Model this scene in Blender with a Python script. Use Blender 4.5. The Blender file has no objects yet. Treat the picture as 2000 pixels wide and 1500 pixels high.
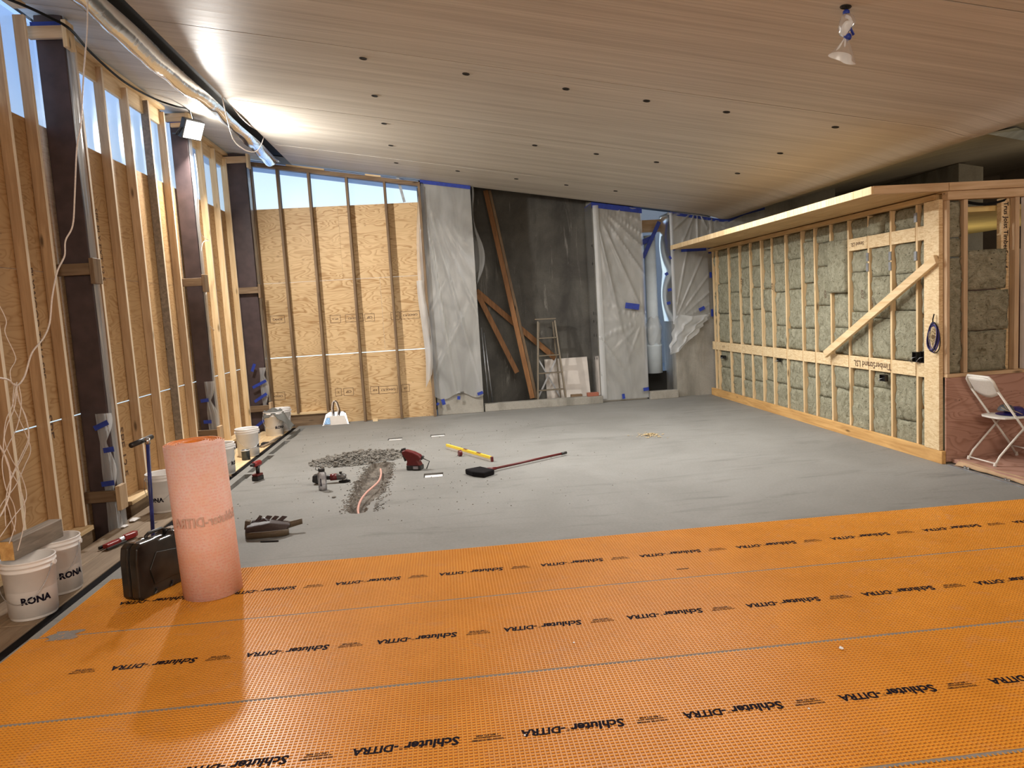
import bpy, bmesh, math, random
from mathutils import Vector, Matrix, noise
random.seed(7)
R = math.radians
S = bpy.context.scene
COL = S.collection

# ------------------------------------------------------------------ camera
CAMZ, FPX, CX, CY = 1.74, 1440.0, 1000.0, 750.0
YAW, PITCH, ROLL = R(5.045), R(5.81), R(3.44)
fw = Vector((math.sin(YAW)*math.cos(PITCH), math.cos(YAW)*math.cos(PITCH), -math.sin(PITCH)))
rt = Vector((math.cos(YAW), -math.sin(YAW), 0))
dn = fw.cross(rt)
r2 = rt*math.cos(ROLL)+dn*math.sin(ROLL)
d2 = -rt*math.sin(ROLL)+dn*math.cos(ROLL)
cd = bpy.data.cameras.new('camera'); cam = bpy.data.objects.new('camera', cd); COL.objects.link(cam)
cd.sensor_width = 36; cd.lens = FPX/2000*36; cd.clip_start = .05; cd.clip_end = 200
m3 = Matrix((r2, -d2, -fw)).transposed()
cam.matrix_world = Matrix.Translation((0, 0, CAMZ)) @ m3.to_4x4()
S.camera = cam
# ------------------------------------------------------------------ world, lights, exposure
S.view_settings.view_transform = 'Standard'; S.view_settings.look = 'None'
S.view_settings.exposure = 0.06; S.view_settings.gamma = 1; S.view_settings.use_curve_mapping = False
W = bpy.data.worlds.new('sky'); S.world = W; W.use_nodes = True
nt = W.node_tree; nt.nodes.clear()
o_ = nt.nodes.new('ShaderNodeOutputWorld'); b_ = nt.nodes.new('ShaderNodeBackground')
tc = nt.nodes.new('ShaderNodeTexCoord'); sx = nt.nodes.new('ShaderNodeSeparateXYZ'); cr = nt.nodes.new('ShaderNodeValToRGB')
mm = nt.nodes.new('ShaderNodeMath'); mm.operation = 'ABSOLUTE'
nt.links.new(tc.outputs['Generated'], sx.inputs[0]); nt.links.new(sx.outputs[2], mm.inputs[0]); nt.links.new(mm.outputs[0], cr.inputs[0])
nt.links.new(cr.outputs[0], b_.inputs[0]); nt.links.new(b_.outputs[0], o_.inputs[0])
e = cr.color_ramp.elements
e[0].position = .1; e[0].color = (1.0, 1.2, 1.25, 1); e[1].position = .3; e[1].color = (.42, .68, 1.25, 1)
b_.inputs[1].default_value = 1.0

def light(name, kind, loc, power, color, size=.1, rot=None, size_y=None, spread=None):
    l = bpy.data.lights.new(name, kind); l.energy = power; l.color = color
    if kind == 'AREA':
        l.size = size
        if size_y: l.shape = 'RECTANGLE'; l.size_y = size_y
    else: l.shadow_soft_size = size
    o = bpy.data.objects.new(name, l); COL.objects.link(o); o.location = loc
    if rot: o.rotation_euler = rot
    return o
FLOOD = Vector((-2.84, 9.70, 4.13))
FDIR = Vector((.68, -.10, -.72)).normalized()
light('flood_lamp_light', 'AREA', FLOOD, 250, (1, .97, .92), .22, tuple((-FDIR).to_track_quat('Z', 'Y').to_euler()), .18)
light('flood_lamp_spill', 'POINT', FLOOD+FDIR*.02, 18, (1, .97, .92), .09)
light('work_lamp_right_rear', 'AREA', (2.6, -1.4, 3.0), 150, (1, .85, .70), 1.6, (R(50), 0, R(5)))  # warm lamp assumed behind the camera, added as wide soft fill
light('work_lamp_left_rear', 'AREA', (-1.2, -1.6, 2.6), 125, (1, .86, .70), 1.2, (R(55), 0, R(12)))  # second assumed rear lamp, added as warm fill for the near left
light('ceiling_lamp_mid', 'AREA', (2.2, 8.4, 3.25), 215, (1, .98, .94), 3.2)  # added overhead soft fill for even ambient; no lamp hangs here
light('partition_room_lamp', 'POINT', (6.4, 8.6, 1.6), 16, (1, .85, .5), .35)
light('platform_room_lamp', 'POINT', (7.4, 3.6, 2.4), 60, (1, .92, .82), .3)  # unseen fill added out of view on the right, over the platform
light('far_room_lamp', 'POINT', (10.5, 9.5, 2.2), 40, (1, .80, .52), .3)

# ------------------------------------------------------------------ survey helpers: pixel of the 2000x1500 photo -> world point on a real surface
def ray(px, py):
    return r2*((px-CX)/FPX) + d2*((py-CY)/FPX) + fw
def FL(px, py, z=0.0):
    d = ray(px, py); t = (z-CAMZ)/d.z; return Vector((d.x*t, d.y*t, z))
def AY(px, py, Y):
    d = ray(px, py); t = Y/d.y; return Vector((d.x*t, Y, CAMZ+d.z*t))
def AX(px, py, X):
    d = ray(px, py); t = X/d.x; return Vector((X, d.y*t, CAMZ+d.z*t))
def zc(x):
    if x <= 4.55: return 3.96-.163*(x+.22)
    P = [(4.55, 3.1825), (4.7, 3.152), (4.82, 3.115), (4.93, 3.08), (5.03, 3.068), (5.13, 3.085), (5.24, 3.13), (5.4, 3.19)]
    for a, b in zip(P, P[1:]):
        if x <= b[0]: return a[1]+(b[1]-a[1])*(x-a[0])/(b[0]-a[0])
    return 3.19+.2*(x-5.4) if x <= 7.1 else 3.53+.13*(x-7.1)

# ------------------------------------------------------------------ object helpers
def tag(o, label=None, cat=None, group=None, kind=None):
    if label: o['label'] = label
    if cat: o['category'] = cat
    if group: o['group'] = group
    if kind: o['kind'] = kind
    return o
def empty(name, loc=(0, 0, 0), rot=(0, 0, 0), label=None, cat=None, group=None, kind=None, parent=None):
    o = bpy.data.objects.new(name, None); COL.objects.link(o); o.empty_display_size = .1
    o.location = loc; o.rotation_euler = rot
    if parent: o.parent = parent
    return tag(o, label, cat, group, kind)
class MB:
    def __init__(s): s.v = []; s.f = []; s.mi = []; s.m = 0
    def add(s, vs, fs):
        n = len(s.v); s.v += [tuple(v) for v in vs]
        for f in fs: s.f.append([i+n for i in f]); s.mi.append(s.m)
        return s
    def hexa(s, p):  # 4 bottom ccw, 4 top
        return s.add(p, [(3, 2, 1, 0), (4, 5, 6, 7), (0, 1, 5, 4), (1, 2, 6, 5), (2, 3, 7, 6), (3, 0, 4, 7)])
    def box(s, x0, x1, y0, y1, z0, z1):
        return s.hexa([(x0, y0, z0), (x1, y0, z0), (x1, y1, z0), (x0, y1, z0), (x0, y0, z1), (x1, y0, z1), (x1, y1, z1), (x0, y1, z1)])
    def bar(s, a, b, w, h, up=(0, 0, 1)):  # box beam from a to b; w across, h along up
        a = Vector(a); b = Vector(b); d = (b-a).normalized(); x = d.cross(Vector(up)).normalized()*w/2; y = x.cross(d).normalized()*h/2
        return s.hexa([a-x-y, a+x-y, b+x-y, b-x-y, a-x+y, a+x+y, b+x+y, b-x+y])
    def tube(s, pts, r, n=8, cap=True):
        pts = [Vector(p) for p in pts]; k = len(pts); rs = r if isinstance(r, (list, tuple)) else [r]*k
        vs = []; pu = None
        for i, p in enumerate(pts):
            d = (pts[min(i+1, k-1)]-pts[max(i-1, 0)])
            if d.length < 1e-9: d = Vector((0, 0, 1))
            d.normalize()
            if pu is None: pu = d.orthogonal().normalized()
            u = (pu-d*pu.dot(d))
            u = u.normalized() if u.length > 1e-6 else d.orthogonal().normalized()
            pu = u; w = d.cross(u)
            for j in range(n):
                a = 2*math.pi*j/n; vs.append(p+(u*math.cos(a)+w*math.sin(a))*rs[i])
        fs = [(i*n+j, i*n+(j+1) % n, (i+1)*n+(j+1) % n, (i+1)*n+j) for i in range(k-1) for j in range(n)]
        if cap: fs += [tuple(range(n))[::-1], tuple((k-1)*n+j for j in range(n))]
        return s.add(vs, fs)
    def lathe(s, prof, n=32, c=(0, 0, 0), cap0=True, cap1=True):
        vs = [(c[0]+r*math.cos(2*math.pi*j/n), c[1]+r*math.sin(2*math.pi*j/n), c[2]+z) for r, z in prof for j in range(n)]
        k = len(prof)
        fs = [(i*n+j, i*n+(j+1) % n, (i+1)*n+(j+1) % n, (i+1)*n+j) for i in range(k-1) for j in range(n)]
        if cap0: fs.append(tuple(range(n))[::-1])
        if cap1: fs.append(tuple((k-1)*n+j for j in range(n)))
        return s.add(vs, fs)
    def grid(s, fn, nu, nv):
        vs = [fn(i/nu, j/nv) for j in range(nv+1) for i in range(nu+1)]
        fs = [(j*(nu+1)+i, j*(nu+1)+i+1, (j+1)*(nu+1)+i+1, (j+1)*(nu+1)+i) for j in range(nv) for i in range(nu)]
        return s.add(vs, fs)
    def prism(s, pts, d, c=None):  # planar polygon pts extruded by vector d
        n = len(pts); d = Vector(d); a = [Vector(p) for p in pts]; b = [p+d for p in a]
        return s.add(a+b, [tuple(range(n))[::-1], tuple(range(n, 2*n))]+[(i, (i+1) % n, n+(i+1) % n, n+i) for i in range(n)])
    def build(s, name, mat, parent=None, smooth=False, local=False, bev=0, seg=1, org=None, solid=0, loc=None, rot=None, **kw):
        me = bpy.data.meshes.new(name)
        vs = s.v
        if not local and org is None:
            xs = [v[0] for v in vs]; ys = [v[1] for v in vs]; zs = [v[2] for v in vs]
            org = ((min(xs)+max(xs))/2, (min(ys)+max(ys))/2, min(zs))
        if local: org = (0, 0, 0)
        me.from_pydata([(v[0]-org[0], v[1]-org[1], v[2]-org[2]) for v in vs], [], s.f)
        mats = mat if isinstance(mat, (list, tuple)) else [mat]
        for m in mats: me.materials.append(m)
        if len(mats) > 1: me.polygons.foreach_set('material_index', s.mi)
        if smooth: me.polygons.foreach_set('use_smooth', [True]*len(me.polygons))
        me.update()
        o = bpy.data.objects.new(name, me); COL.objects.link(o)
        if parent:
            o.parent = parent
            if not local:
                off = Vector((0, 0, 0)); p = parent
                while p: off += Vector(p.location); p = p.parent
                o.location = Vector(org)-off
        elif not local: o.location = org
        if loc is not None: o.location = loc
        if rot is not None: o.rotation_euler = rot
        if bev:
            m = o.modifiers.new('bevel', 'BEVEL'); m.width = bev; m.segments = seg; m.limit_method = 'ANGLE'; m.angle_limit = R(40)
        if solid:
            m = o.modifiers.new('thick', 'SOLIDIFY'); m.thickness = solid; m.offset = 0
        return tag(o, **kw)
def link_copy(o, parent=None):
    c = o.copy(); COL.objects.link(c)
    for k in list(c.keys()):
        if k in ('label',): del c[k]
    if parent: c.parent = parent
    return c
def copy_tree(o, parent=None):
    c = link_copy(o, parent)
    for ch in list(o.children): copy_tree(ch, c)
    return c
def ridge(t): return max(0., 1-abs(math.sin(t)))**5
_txt = {}
def text_mesh(body, width, bold=.0, sx=1.0):
    key = (body, width, bold)
    if key in _txt: return _txt[key]
    cu = bpy.data.curves.new('t', 'FONT'); cu.body = body; cu.size = 1; cu.offset = bold; cu.resolution_u = 2; cu.align_x = 'CENTER'
    o = bpy.data.objects.new('t', cu); COL.objects.link(o)
    dg = bpy.context.evaluated_depsgraph_get(); me = bpy.data.meshes.new_from_object(o.evaluated_get(dg))
    bpy.data.objects.remove(o); bpy.data.curves.remove(cu)
    xs = [v.co.x for v in me.vertices]; ys = [v.co.y for v in me.vertices]
    k = width/(max(xs)-min(xs)); cx = (max(xs)+min(xs))/2; cy = (max(ys)+min(ys))/2
    V = [((v.co.x-cx)*k, (v.co.y-cy)*k) for v in me.vertices]; F = [tuple(p.vertices) for p in me.polygons]
    bpy.data.meshes.remove(me)
    _txt[key] = (V, F); return V, F
def text_on(body, width, mat, org, ux, uy, parent, bold=0., name='printed_lettering', stretch=1.0, extra=None, **kw):
    """flat lettering laid on a surface: ux = reading direction, uy = up direction of the letters"""
    V, F = text_mesh(body, width, bold); org = Vector(org); ux = Vector(ux); uy = Vector(uy)
    b = MB(); b.add([org+ux*x+uy*y*stretch for x, y in V], F)
    if extra: extra(b, org, ux, uy)
    return b.build(name, mat, parent, **kw)

# ------------------------------------------------------------------ materials
class NT:
    def __init__(s, name):
        s.m = bpy.data.materials.new(name); s.m.use_nodes = True; s.t = s.m.node_tree; s.t.nodes.clear()
        s.out = s.n('ShaderNodeOutputMaterial'); s.tc = s.n('ShaderNodeTexCoord')
    def n(s, t, **k):
        x = s.t.nodes.new(t)
        for a, b in k.items(): setattr(x, a, b)
        return x
    def l(s, a, b): s.t.links.new(a, b)
    def coords(s, scale=(1, 1, 1), rand=True, rot=(0, 0, 0)):
        mp = s.n('ShaderNodeMapping'); mp.inputs['Scale'].default_value = scale; mp.inputs['Rotation'].default_value = rot
        if rand:
            oi = s.n('ShaderNodeObjectInfo'); ml = s.n('ShaderNodeMath', operation='MULTIPLY'); ml.inputs[1].default_value = 37.0
            ad = s.n('ShaderNodeVectorMath', operation='ADD')
            s.l(oi.outputs['Random'], ml.inputs[0]); s.l(s.tc.outputs['Object'], ad.inputs[0]); s.l(ml.outputs[0], ad.inputs[1]); s.l(ad.outputs[0], mp.inputs[0])
        else: s.l(s.tc.outputs['Object'], mp.inputs[0])
        return mp.outputs[0]
    def noise(s, vec, scale, detail=3, rough=.5, dist=0):
        x = s.n('ShaderNodeTexNoise'); x.inputs['Scale'].default_value = scale; x.inputs['Detail'].default_value = detail
        x.inputs['Roughness'].default_value = rough; x.inputs['Distortion'].default_value = dist; s.l(vec, x.inputs['Vector']); return x.outputs[0]
    def vor(s, vec, scale, feat='F1'):
        x = s.n('ShaderNodeTexVoronoi', feature=feat); x.inputs['Scale'].default_value = scale; s.l(vec, x.inputs['Vector']); return x.outputs['Distance']
    def ramp(s, fac, stops):
        x = s.n('ShaderNodeValToRGB'); cr = x.color_ramp
        while len(cr.elements) < len(stops): cr.elements.new(.5)
        for el, (p, c) in zip(cr.elements, stops):
            el.position = p; el.color = (c, c, c, 1) if isinstance(c, (int, float)) else (*c, 1)
        s.l(fac, x.inputs[0]); return x.outputs[0]
    def math(s, op, a, b=0.0):
        x = s.n('ShaderNodeMath', operation=op)
        for i, v in enumerate((a, b)):
            if isinstance(v, (int, float)): x.inputs[i].default_value = v
            else: s.l(v, x.inputs[i])
        return x.outputs[0]
    def mix(s, a, b, fac, mode='MIX'):
        x = s.n('ShaderNodeMix', data_type='RGBA', blend_type=mode)
        for i, v in ((6, a), (7, b)):
            if isinstance(v, (tuple, list)): x.inputs[i].default_value = (*v, 1)
            else: s.l(v, x.inputs[i])
        if isinstance(fac, (int, float)): x.inputs[0].default_value = fac
        else: s.l(fac, x.inputs[0])
        return x.outputs[2]
    def bsdf(s, col, rough=.6, metal=0., bump=None, bstr=.3, bdist=.01, spec=.5, trans=0.):
        p = s.n('ShaderNodeBsdfPrincipled')
        for k, v in (('Base Color', col), ('Roughness', rough), ('Metallic', metal)):
            if isinstance(v, (tuple, list)): p.inputs[k].default_value = (*v, 1)
            elif isinstance(v, (int, float)): p.inputs[k].default_value = v
            else: s.l(v, p.inputs[k])
        p.inputs['Specular IOR Level'].default_value = spec; p.inputs['Transmission Weight'].default_value = trans
        if bump is not None:
            b = s.n('ShaderNodeBump'); b.inputs['Strength'].default_value = bstr; b.inputs['Distance'].default_value = bdist
            s.l(bump, b.inputs['Height']); s.l(b.outputs[0], p.inputs['Normal'])
        s.l(p.outputs[0], s.out.inputs[0]); s.p = p; return s.m

def plain(name, col, rough=.5, metal=0., bump=0., scale=60, spec=.5, var=.12):
    n = NT(name); c = n.coords(rand=True)
    t = n.noise(c, scale, 4); dark = tuple(v*(1-var) for v in col); lite = tuple(min(1, v*(1+var)) for v in col)
    return n.bsdf(n.ramp(t, [(.3, dark), (.7, lite)]), rough, metal, t if bump else None, bump, .004, spec)
def wood(name, a, b, axis='z', knots=True, rough=.65, sc=1.0):
    n = NT(name); st = {'x': (1.2, 16, 16), 'y': (16, 1.2, 16), 'z': (16, 16, 1.2)}[axis]
    c = n.coords(tuple(v*sc for v in st)); g = n.noise(c, 1.6, 6, .6, .6)
    col = n.ramp(g, [(.32, b), (.5, tuple((x+y)/2 for x, y in zip(a, b))), (.66, a)])
    if knots:
        k = n.coords({'x': (1.1, 4, 4), 'y': (4, 1.1, 4), 'z': (4, 4, 1.1)}[axis]); v = n.vor(k, 1.7)
        col = n.mix(col, tuple(x*.35 for x in b), n.ramp(v, [(.05, 1.0), (.13, 0.0)]))
    big = n.noise(n.coords((1, 1, 1)), 1.3, 2)
    col = n.mix(col, tuple(x*.75 for x in b), n.math('MULTIPLY', n.ramp(big, [(.45, 0.), (.8, 1.)]), .4))
    return n.bsdf(col, rough, 0, g, .15, .003, .35)
def plywood(name, a, b, ax='x'):
    """rotary cut veneer: distorted contour lines running along the sheet, with football knots"""
    n = NT(name)
    sc = {'x': (1.6, 1, 7.0), 'y': (1, 1.6, 7.0)}[ax]
    c = n.coords(sc); h = n.noise(c, .8, 2.2, .45, .5)
    rings = n.math('FRACT', n.math('MULTIPLY', h, 15.0))
    line = n.ramp(rings, [(.0, 0.), (.5, .2), (.84, 1.), (1., 0.)])
    big = n.noise(n.coords((.7, .7, 2.5)), 1.2, 3)
    base = n.mix(a, tuple(v*.86 for v in a), big)
    col = n.mix(base, b, n.math('MULTIPLY', line, n.ramp(big, [(.35, .5), (.65, 1.)])))
    k = n.coords({'x': (2.2, .5, 3.4), 'y': (.5, 2.2, 3.4)}[ax]); v = n.vor(k, 1.25)
    ringk = n.ramp(v, [(0, (1.0,)*3), (.05, (.5,)*3), (.055, (.9,)*3), (.085, (.0,)*3)])
    col = n.mix(col, tuple(x*.55 for x in b), n.math('MULTIPLY', ringk, .6))
    fleck = n.vor(n.coords((1, 1, 1)), 7.5); col = n.mix(col, (.08, .045, .02), n.ramp(fleck, [(.035, .8), (.06, 0.)]))
    return n.bsdf(col, .55, 0, line, .05, .002, .35)
def concrete(name, a, b, sc=1.0, streak=False, spots=True, rough=.7, bump=.25):
    n = NT(name); c = n.coords((1, 1, 1), rand=False)
    n1 = n.noise(c, .9*sc, 6, .62, .6); col = n.ramp(n1, [(.32, b), (.66, a)])
    fine = n.noise(c, 45, 4, .7); col = n.mix(col, n.ramp(fine, [(.3, .35), (.7, .75)]), .22, 'OVERLAY')
    if streak:
        s1 = n.noise(n.coords((6, 6, .5), rand=False), 1.6, 6, .7, .8)
        col = n.mix(col, (.42, .40, .36), n.math('MULTIPLY', n.ramp(s1, [(.60, 0.), (.72, 1.)]), .55))
        s2 = n.noise(n.coords((3, 3, .9), rand=False), 1.1, 5, .6, .4); col = n.mix(col, tuple(v*.5 for v in b), n.math('MULTIPLY', n.ramp(s2, [(.5, 0.), (.7, 1.)]), .6))
    else:
        s1 = n.noise(n.coords((.9, 5, 1), rand=False, rot=(0, 0, .15)), 1.0, 5, .65, 1.2)
        col = n.mix(col, tuple(v*.62 for v in b), n.math('MULTIPLY', n.ramp(s1, [(.55, 0.), (.74, 1.)]), .6))
    if spots:
        v = n.vor(c, 9); col = n.mix(col, tuple(x*.35 for x in b), n.ramp(v, [(.03, .7), (.055, 0.)]))
    return n.bsdf(col, rough, 0, n.noise(c, 30, 6, .7), bump, .006, .35)
def film(name, amt, tint=(.9, .92, .93), rough=.22, gl=.5, wr=4, tl=.5):
    n = NT(name); c = n.coords((1, 1, 1), rand=False)
    h = n.noise(n.coords((1.0, 1.0, .30), rand=False), wr, 3, .5, .8)
    bp = n.n('ShaderNodeBump'); bp.inputs['Strength'].default_value = .30; bp.inputs['Distance'].default_value = .02; n.l(h, bp.inputs['Height'])
    tr = n.n('ShaderNodeBsdfTransparent'); tr.inputs[0].default_value = (.97, .98, .98, 1)
    df = n.n('ShaderNodeBsdfDiffuse'); df.inputs[0].default_value = (*tint, 1); tl_ = n.n('ShaderNodeBsdfTranslucent'); tl_.inputs[0].default_value = (*tint, 1)
    g = n.n('ShaderNodeBsdfGlossy'); g.inputs['Roughness'].default_value = rough; g.inputs[0].default_value = (.9, .9, .9, 1)
    for x in (df, tl_, g): n.l(bp.outputs[0], x.inputs['Normal'])
    m1 = n.n('ShaderNodeMixShader'); m1.inputs[0].default_value = tl; n.l(df.outputs[0], m1.inputs[1]); n.l(tl_.outputs[0], m1.inputs[2])
    m2 = n.n('ShaderNodeMixShader')
    if isinstance(amt, tuple): n.l(n.ramp(h, [(.25, amt[0]), (.80, amt[1])]), m2.inputs[0])
    else: m2.inputs[0].default_value = amt
    n.l(tr.outputs[0], m2.inputs[1]); n.l(m1.outputs[0], m2.inputs[2])
    fr = n.n('ShaderNodeFresnel'); fr.inputs[0].default_value = 1.45; n.l(bp.outputs[0], fr.inputs['Normal'])
    m3_ = n.n('ShaderNodeMixShader'); n.l(n.math('MULTIPLY', fr.outputs[0], gl), m3_.inputs[0]); n.l(m2.outputs[0], m3_.inputs[1]); n.l(g.outputs[0], m3_.inputs[2])
    n.l(m3_.outputs[0], n.out.inputs[0]); return n.m
def emis(name, col, st):
    n = NT(name); e = n.n('ShaderNodeEmission'); e.inputs[0].default_value = (*col, 1); e.inputs[1].default_value = st; n.l(e.outputs[0], n.out.inputs[0]); return n.m

PINE = [(.66, .48, .30), (.49, .32, .17)]
M = {}
for ax in 'xyz': M['pine_'+ax] = wood('pine_'+ax, *PINE, ax)
M['pine_z'] = wood('pine_stud', (.60, .44, .28), (.43, .29, .17), 'z')
M['pale_edge'] = wood('planed_edge', (.86, .74, .58), (.70, .56, .40), 'z')  # fresh stud edges made paler still: room-side light put into the colour
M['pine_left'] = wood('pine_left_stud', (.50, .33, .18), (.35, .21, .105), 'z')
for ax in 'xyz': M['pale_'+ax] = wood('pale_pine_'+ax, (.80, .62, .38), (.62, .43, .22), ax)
for ax in 'xyz': M['old_'+ax] = wood('old_wood_'+ax, (.25, .17, .10), (.13, .08, .045), ax)
M['grey_wood'] = wood('grey_wood', (.30, .25, .20), (.17, .14, .11), 'y')
M['ledge_old'] = wood('ledge_old_plank', (.33, .25, .17), (.20, .14, .09), 'y')
M['orange_x'] = wood('orange_timber', (.27, .125, .045), (.16, .068, .022), 'z')
M['base_y'] = wood('base_board', (.72, .44, .17), (.50, .27, .09), 'y')
M['soffit'] = wood('soffit_board', (.62, .42, .20), (.44, .27, .11), 'y', knots=False)
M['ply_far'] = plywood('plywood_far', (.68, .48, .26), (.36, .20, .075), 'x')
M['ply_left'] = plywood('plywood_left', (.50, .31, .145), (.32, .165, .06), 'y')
M['ply_red'] = plywood('plywood_red', (.50, .29, .22), (.30, .15, .10), 'x')
n = NT('strand_lumber'); c = n.coords((1, 1, 1)); v1 = n.noise(n.coords((3, 3, 12), rot=(.6, 0, 0)), 5, 4, .6, 1.0)
M['strand'] = n.bsdf(n.ramp(v1, [(.3, (.55, .38, .19)), (.5, (.72, .55, .32)), (.7, (.82, .68, .44))]), .6, 0, v1, .1, .003)
M['slab'] = concrete('slab_concrete', (.235, .23, .215), (.185, .18, .166), .8)
M['wallcon'] = concrete('wall_concrete', (.10, .094, .08), (.05, .046, .04), 1.2, streak=True)
M['piercon'] = concrete('pier_concrete', (.36, .34, .30), (.25, .235, .20), 1.2, streak=True)
M['rubble'] = concrete('broken_concrete', (.27, .25, .22), (.10, .09, .075), 6, spots=False, bump=.8)
M['trench'] = concrete('chiselled_concrete', (.19, .165, .135), (.075, .06, .048), 9, spots=False, bump=1.0)
n = NT('ceiling_veneer'); c = n.coords((.30, 26, 1), rand=False); g = n.noise(c, 1.4, 7, .72, .2); g2 = n.noise(n.coords((.2, 6, 1), rand=False), 1.1, 3, .5)
col = n.mix(n.ramp(g, [(.3, (.35, .315, .265)), (.7, (.74, .69, .61))]), n.ramp(g2, [(.35, (.45, .405, .34)), (.65, (.65, .60, .52))]), .45)
M['ceil'] = n.bsdf(col, n.ramp(g, [(.3, .42), (.7, .55)]), 0, g, .05, .002, .12)
n = NT('mineral_wool'); c = n.coords((1, 1, 1)); g = n.noise(c, 9, 8, .72, 1.6); f = n.noise(n.coords((1, 1, 2.2)), 30, 4, .7, 1.5)
col = n.ramp(g, [(.3, (.20, .18, .11)), (.46, (.42, .40, .285)), (.7, (.62, .60, .45))])
v = n.vor(n.coords((1, 1, 1.6)), 16); col = n.mix(col, (.05, .04, .025), n.ramp(n.math('ADD', v, n.math('MULTIPLY', f, .42)), [(.27, .9), (.37, 0.)]))
M['wool'] = n.bsdf(col, .95, 0, n.math('ADD', g, f), 1.0, .03, .1)
n = NT('orange_membrane'); c = n.coords((1, 1, 1), rand=False); g = n.noise(c, 2.2, 5, .6)
g2 = n.noise(n.coords((1, 1.5, 1), rand=False), 5, 6, .7, 1.)
col = n.mix(n.ramp(g, [(.3, (.62, .255, .028)), (.7, (.73, .315, .04))]), (.50, .30, .19), n.math('MULTIPLY', n.ramp(g2, [(.56, 0.), (.75, 1.)]), .35))
M['membrane'] = n.bsdf(col, .33, 0, None, 0, 0, .22)
M['membrane_well'] = plain('membrane_well', (.36, .125, .012), .45, var=.15, scale=20)  # darker orange in the wells: shade between the ribs put into the colour
M['orange'] = plain('orange_sheet', (.85, .26, .035), .35, var=.08)
n = NT('pink_fleece'); c = n.coords((1, 1, 1), rand=False)
wx = n.n('ShaderNodeTexWave', wave_type='BANDS', bands_direction='Z'); wx.inputs['Scale'].default_value = 16; wx.inputs['Distortion'].default_value = .6; n.l(c, wx.inputs[0])
g = n.vor(n.coords((1, 1, 1), rand=False), 75); gb = n.noise(c, 7, 4, .6)
col = n.mix(n.mix((.94, .61, .56), (.89, .52, .46), wx.outputs[0]), (.92, .66, .60), n.ramp(g, [(.35, 0.), (.7, 1.)])); col = n.mix(col, (.90, .50, .33), n.math('MULTIPLY', n.ramp(gb, [(.4, 0.), (.7, 1.)]), .5))
M['fleece'] = n.bsdf(col, .9, 0, g, .3, .002, .1)
M['print'] = plain('black_print', (.008, .006, .014), .85, spec=.1)
M['print_brown'] = plain('brown_print', (.10, .05, .025), .7)
M['print_faint'] = plain('faint_grey_print', (.62, .44, .38), .9)
M['mortar'] = plain('grey_mortar', (.24, .22, .20), .9, bump=.5)
M['tape'] = plain('blue_tape', (.012, .035, .27), .55, scale=20, var=.25)
M['white_pl'] = plain('white_plastic', (.82, .80, .79), .35, scale=6, var=.06)
M['steel_brown'] = plain('brown_steel', (.055, .034, .034), .55, scale=8, var=.25)
M['black'] = plain('black_plastic', (.014, .013, .013), .38, scale=14, var=.5)
M['blackmat'] = plain('black_matte', (.012, .011, .012), .95, scale=30, spec=.08)
M['case'] = plain('scuffed_black_case', (.022, .019, .016), .28, scale=7, var=.7, bump=.1)
M['bluepipe'] = plain('blue_painted_metal', (.02, .03, .16), .35, scale=12, var=.6)
M['chrome'] = plain('worn_steel', (.55, .55, .55), .25, 1.0, scale=20)
M['galv'] = plain('galvanised_steel', (.42, .44, .47), .4, .8, scale=12, var=.2)
M['red'] = plain('red_plastic', (.24, .012, .012), .38)
M['dkred'] = plain('dark_red_plastic', (.11, .008, .009), .35)
M['greytool'] = plain('grey_metal', (.16, .155, .15), .4, .5)
M['yellow'] = plain('yellow_paint', (.85, .60, .04), .35)
M['white_cord'] = plain('white_cord', (.72, .64, .58), .5)
M['black_cord'] = plain('black_cord', (.010, .010, .010), .8, spec=.15)
M['blue_cord'] = plain('blue_cord', (.03, .025, .16), .45)
M['pink_pipe'] = plain('pink_pipe', (.66, .36, .30), .4)
M['rag'] = plain('grey_rag', (.13, .13, .12), .95, bump=.6, scale=90)
M['tan'] = plain('tan_leather', (.10, .07, .04), .6, bump=.3)
M['dkleather'] = plain('dark_leather', (.045, .028, .026), .42, bump=.3)
M['chairw'] = plain('white_chair', (.74, .72, .66), .32, var=.05)
M['greybin'] = plain('grey_bin', (.09, .10, .11), .5)
M['paper'] = plain('brown_paper', (.42, .28, .16), .8, bump=.3, scale=10)
M['whiteboard'] = plain('white_board', (.55, .50, .45), .6, scale=4)
M['alu'] = plain('dull_aluminium', (.17, .14, .10), .5, .3)
M['brick'] = plain('brick_clay', (.30, .10, .06), .85, bump=.4)
M['duct'] = plain('pale_duct', (.62, .70, .76), .5, scale=3)
M['dark_void'] = plain('dark_deck', (.02, .018, .015), .9)
M['enclosure'] = plain('yellow_lining', (.75, .58, .25), .95, scale=3)
M['greywall'] = plain('grey_plaster', (.30, .28, .22), .8, scale=5)
M['maroon'] = plain('maroon_door', (.05, .012, .012), .4)
M['bwall'] = plain('plain_plaster', (.42, .35, .28), .9, scale=2)
M['eave'] = plain('eave_board', (.35, .40, .46), .7, scale=3)
M['film'] = film('plastic_film', (.10, .34))
M['film_pier'] = film('plastic_film_pier', (.30, .60), gl=.9)
M['film_thick'] = film('plastic_film_gathered', (.55, .85), gl=.8)
M['film_dark'] = film('plastic_film_column', (.07, .30), gl=1.3, wr=5)
M['film_slot'] = film('plastic_film_slot', (.30, .55), (.42, .43, .43), .16, 1.0)
M['window'] = film('window_film', .10, (.70, .86, 1.0), .3, .2, 3, tl=.5)
M['lamp'] = emis('lamp_face', (1, .98, .93), 9)
M['bottle'] = film('bottle_plastic', .35, (.75, .72, .75), .1, 1.0, 3)
M['sticker'] = plain('blue_sticker', (.18, .36, .62), .5, scale=50, var=.6)
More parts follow.
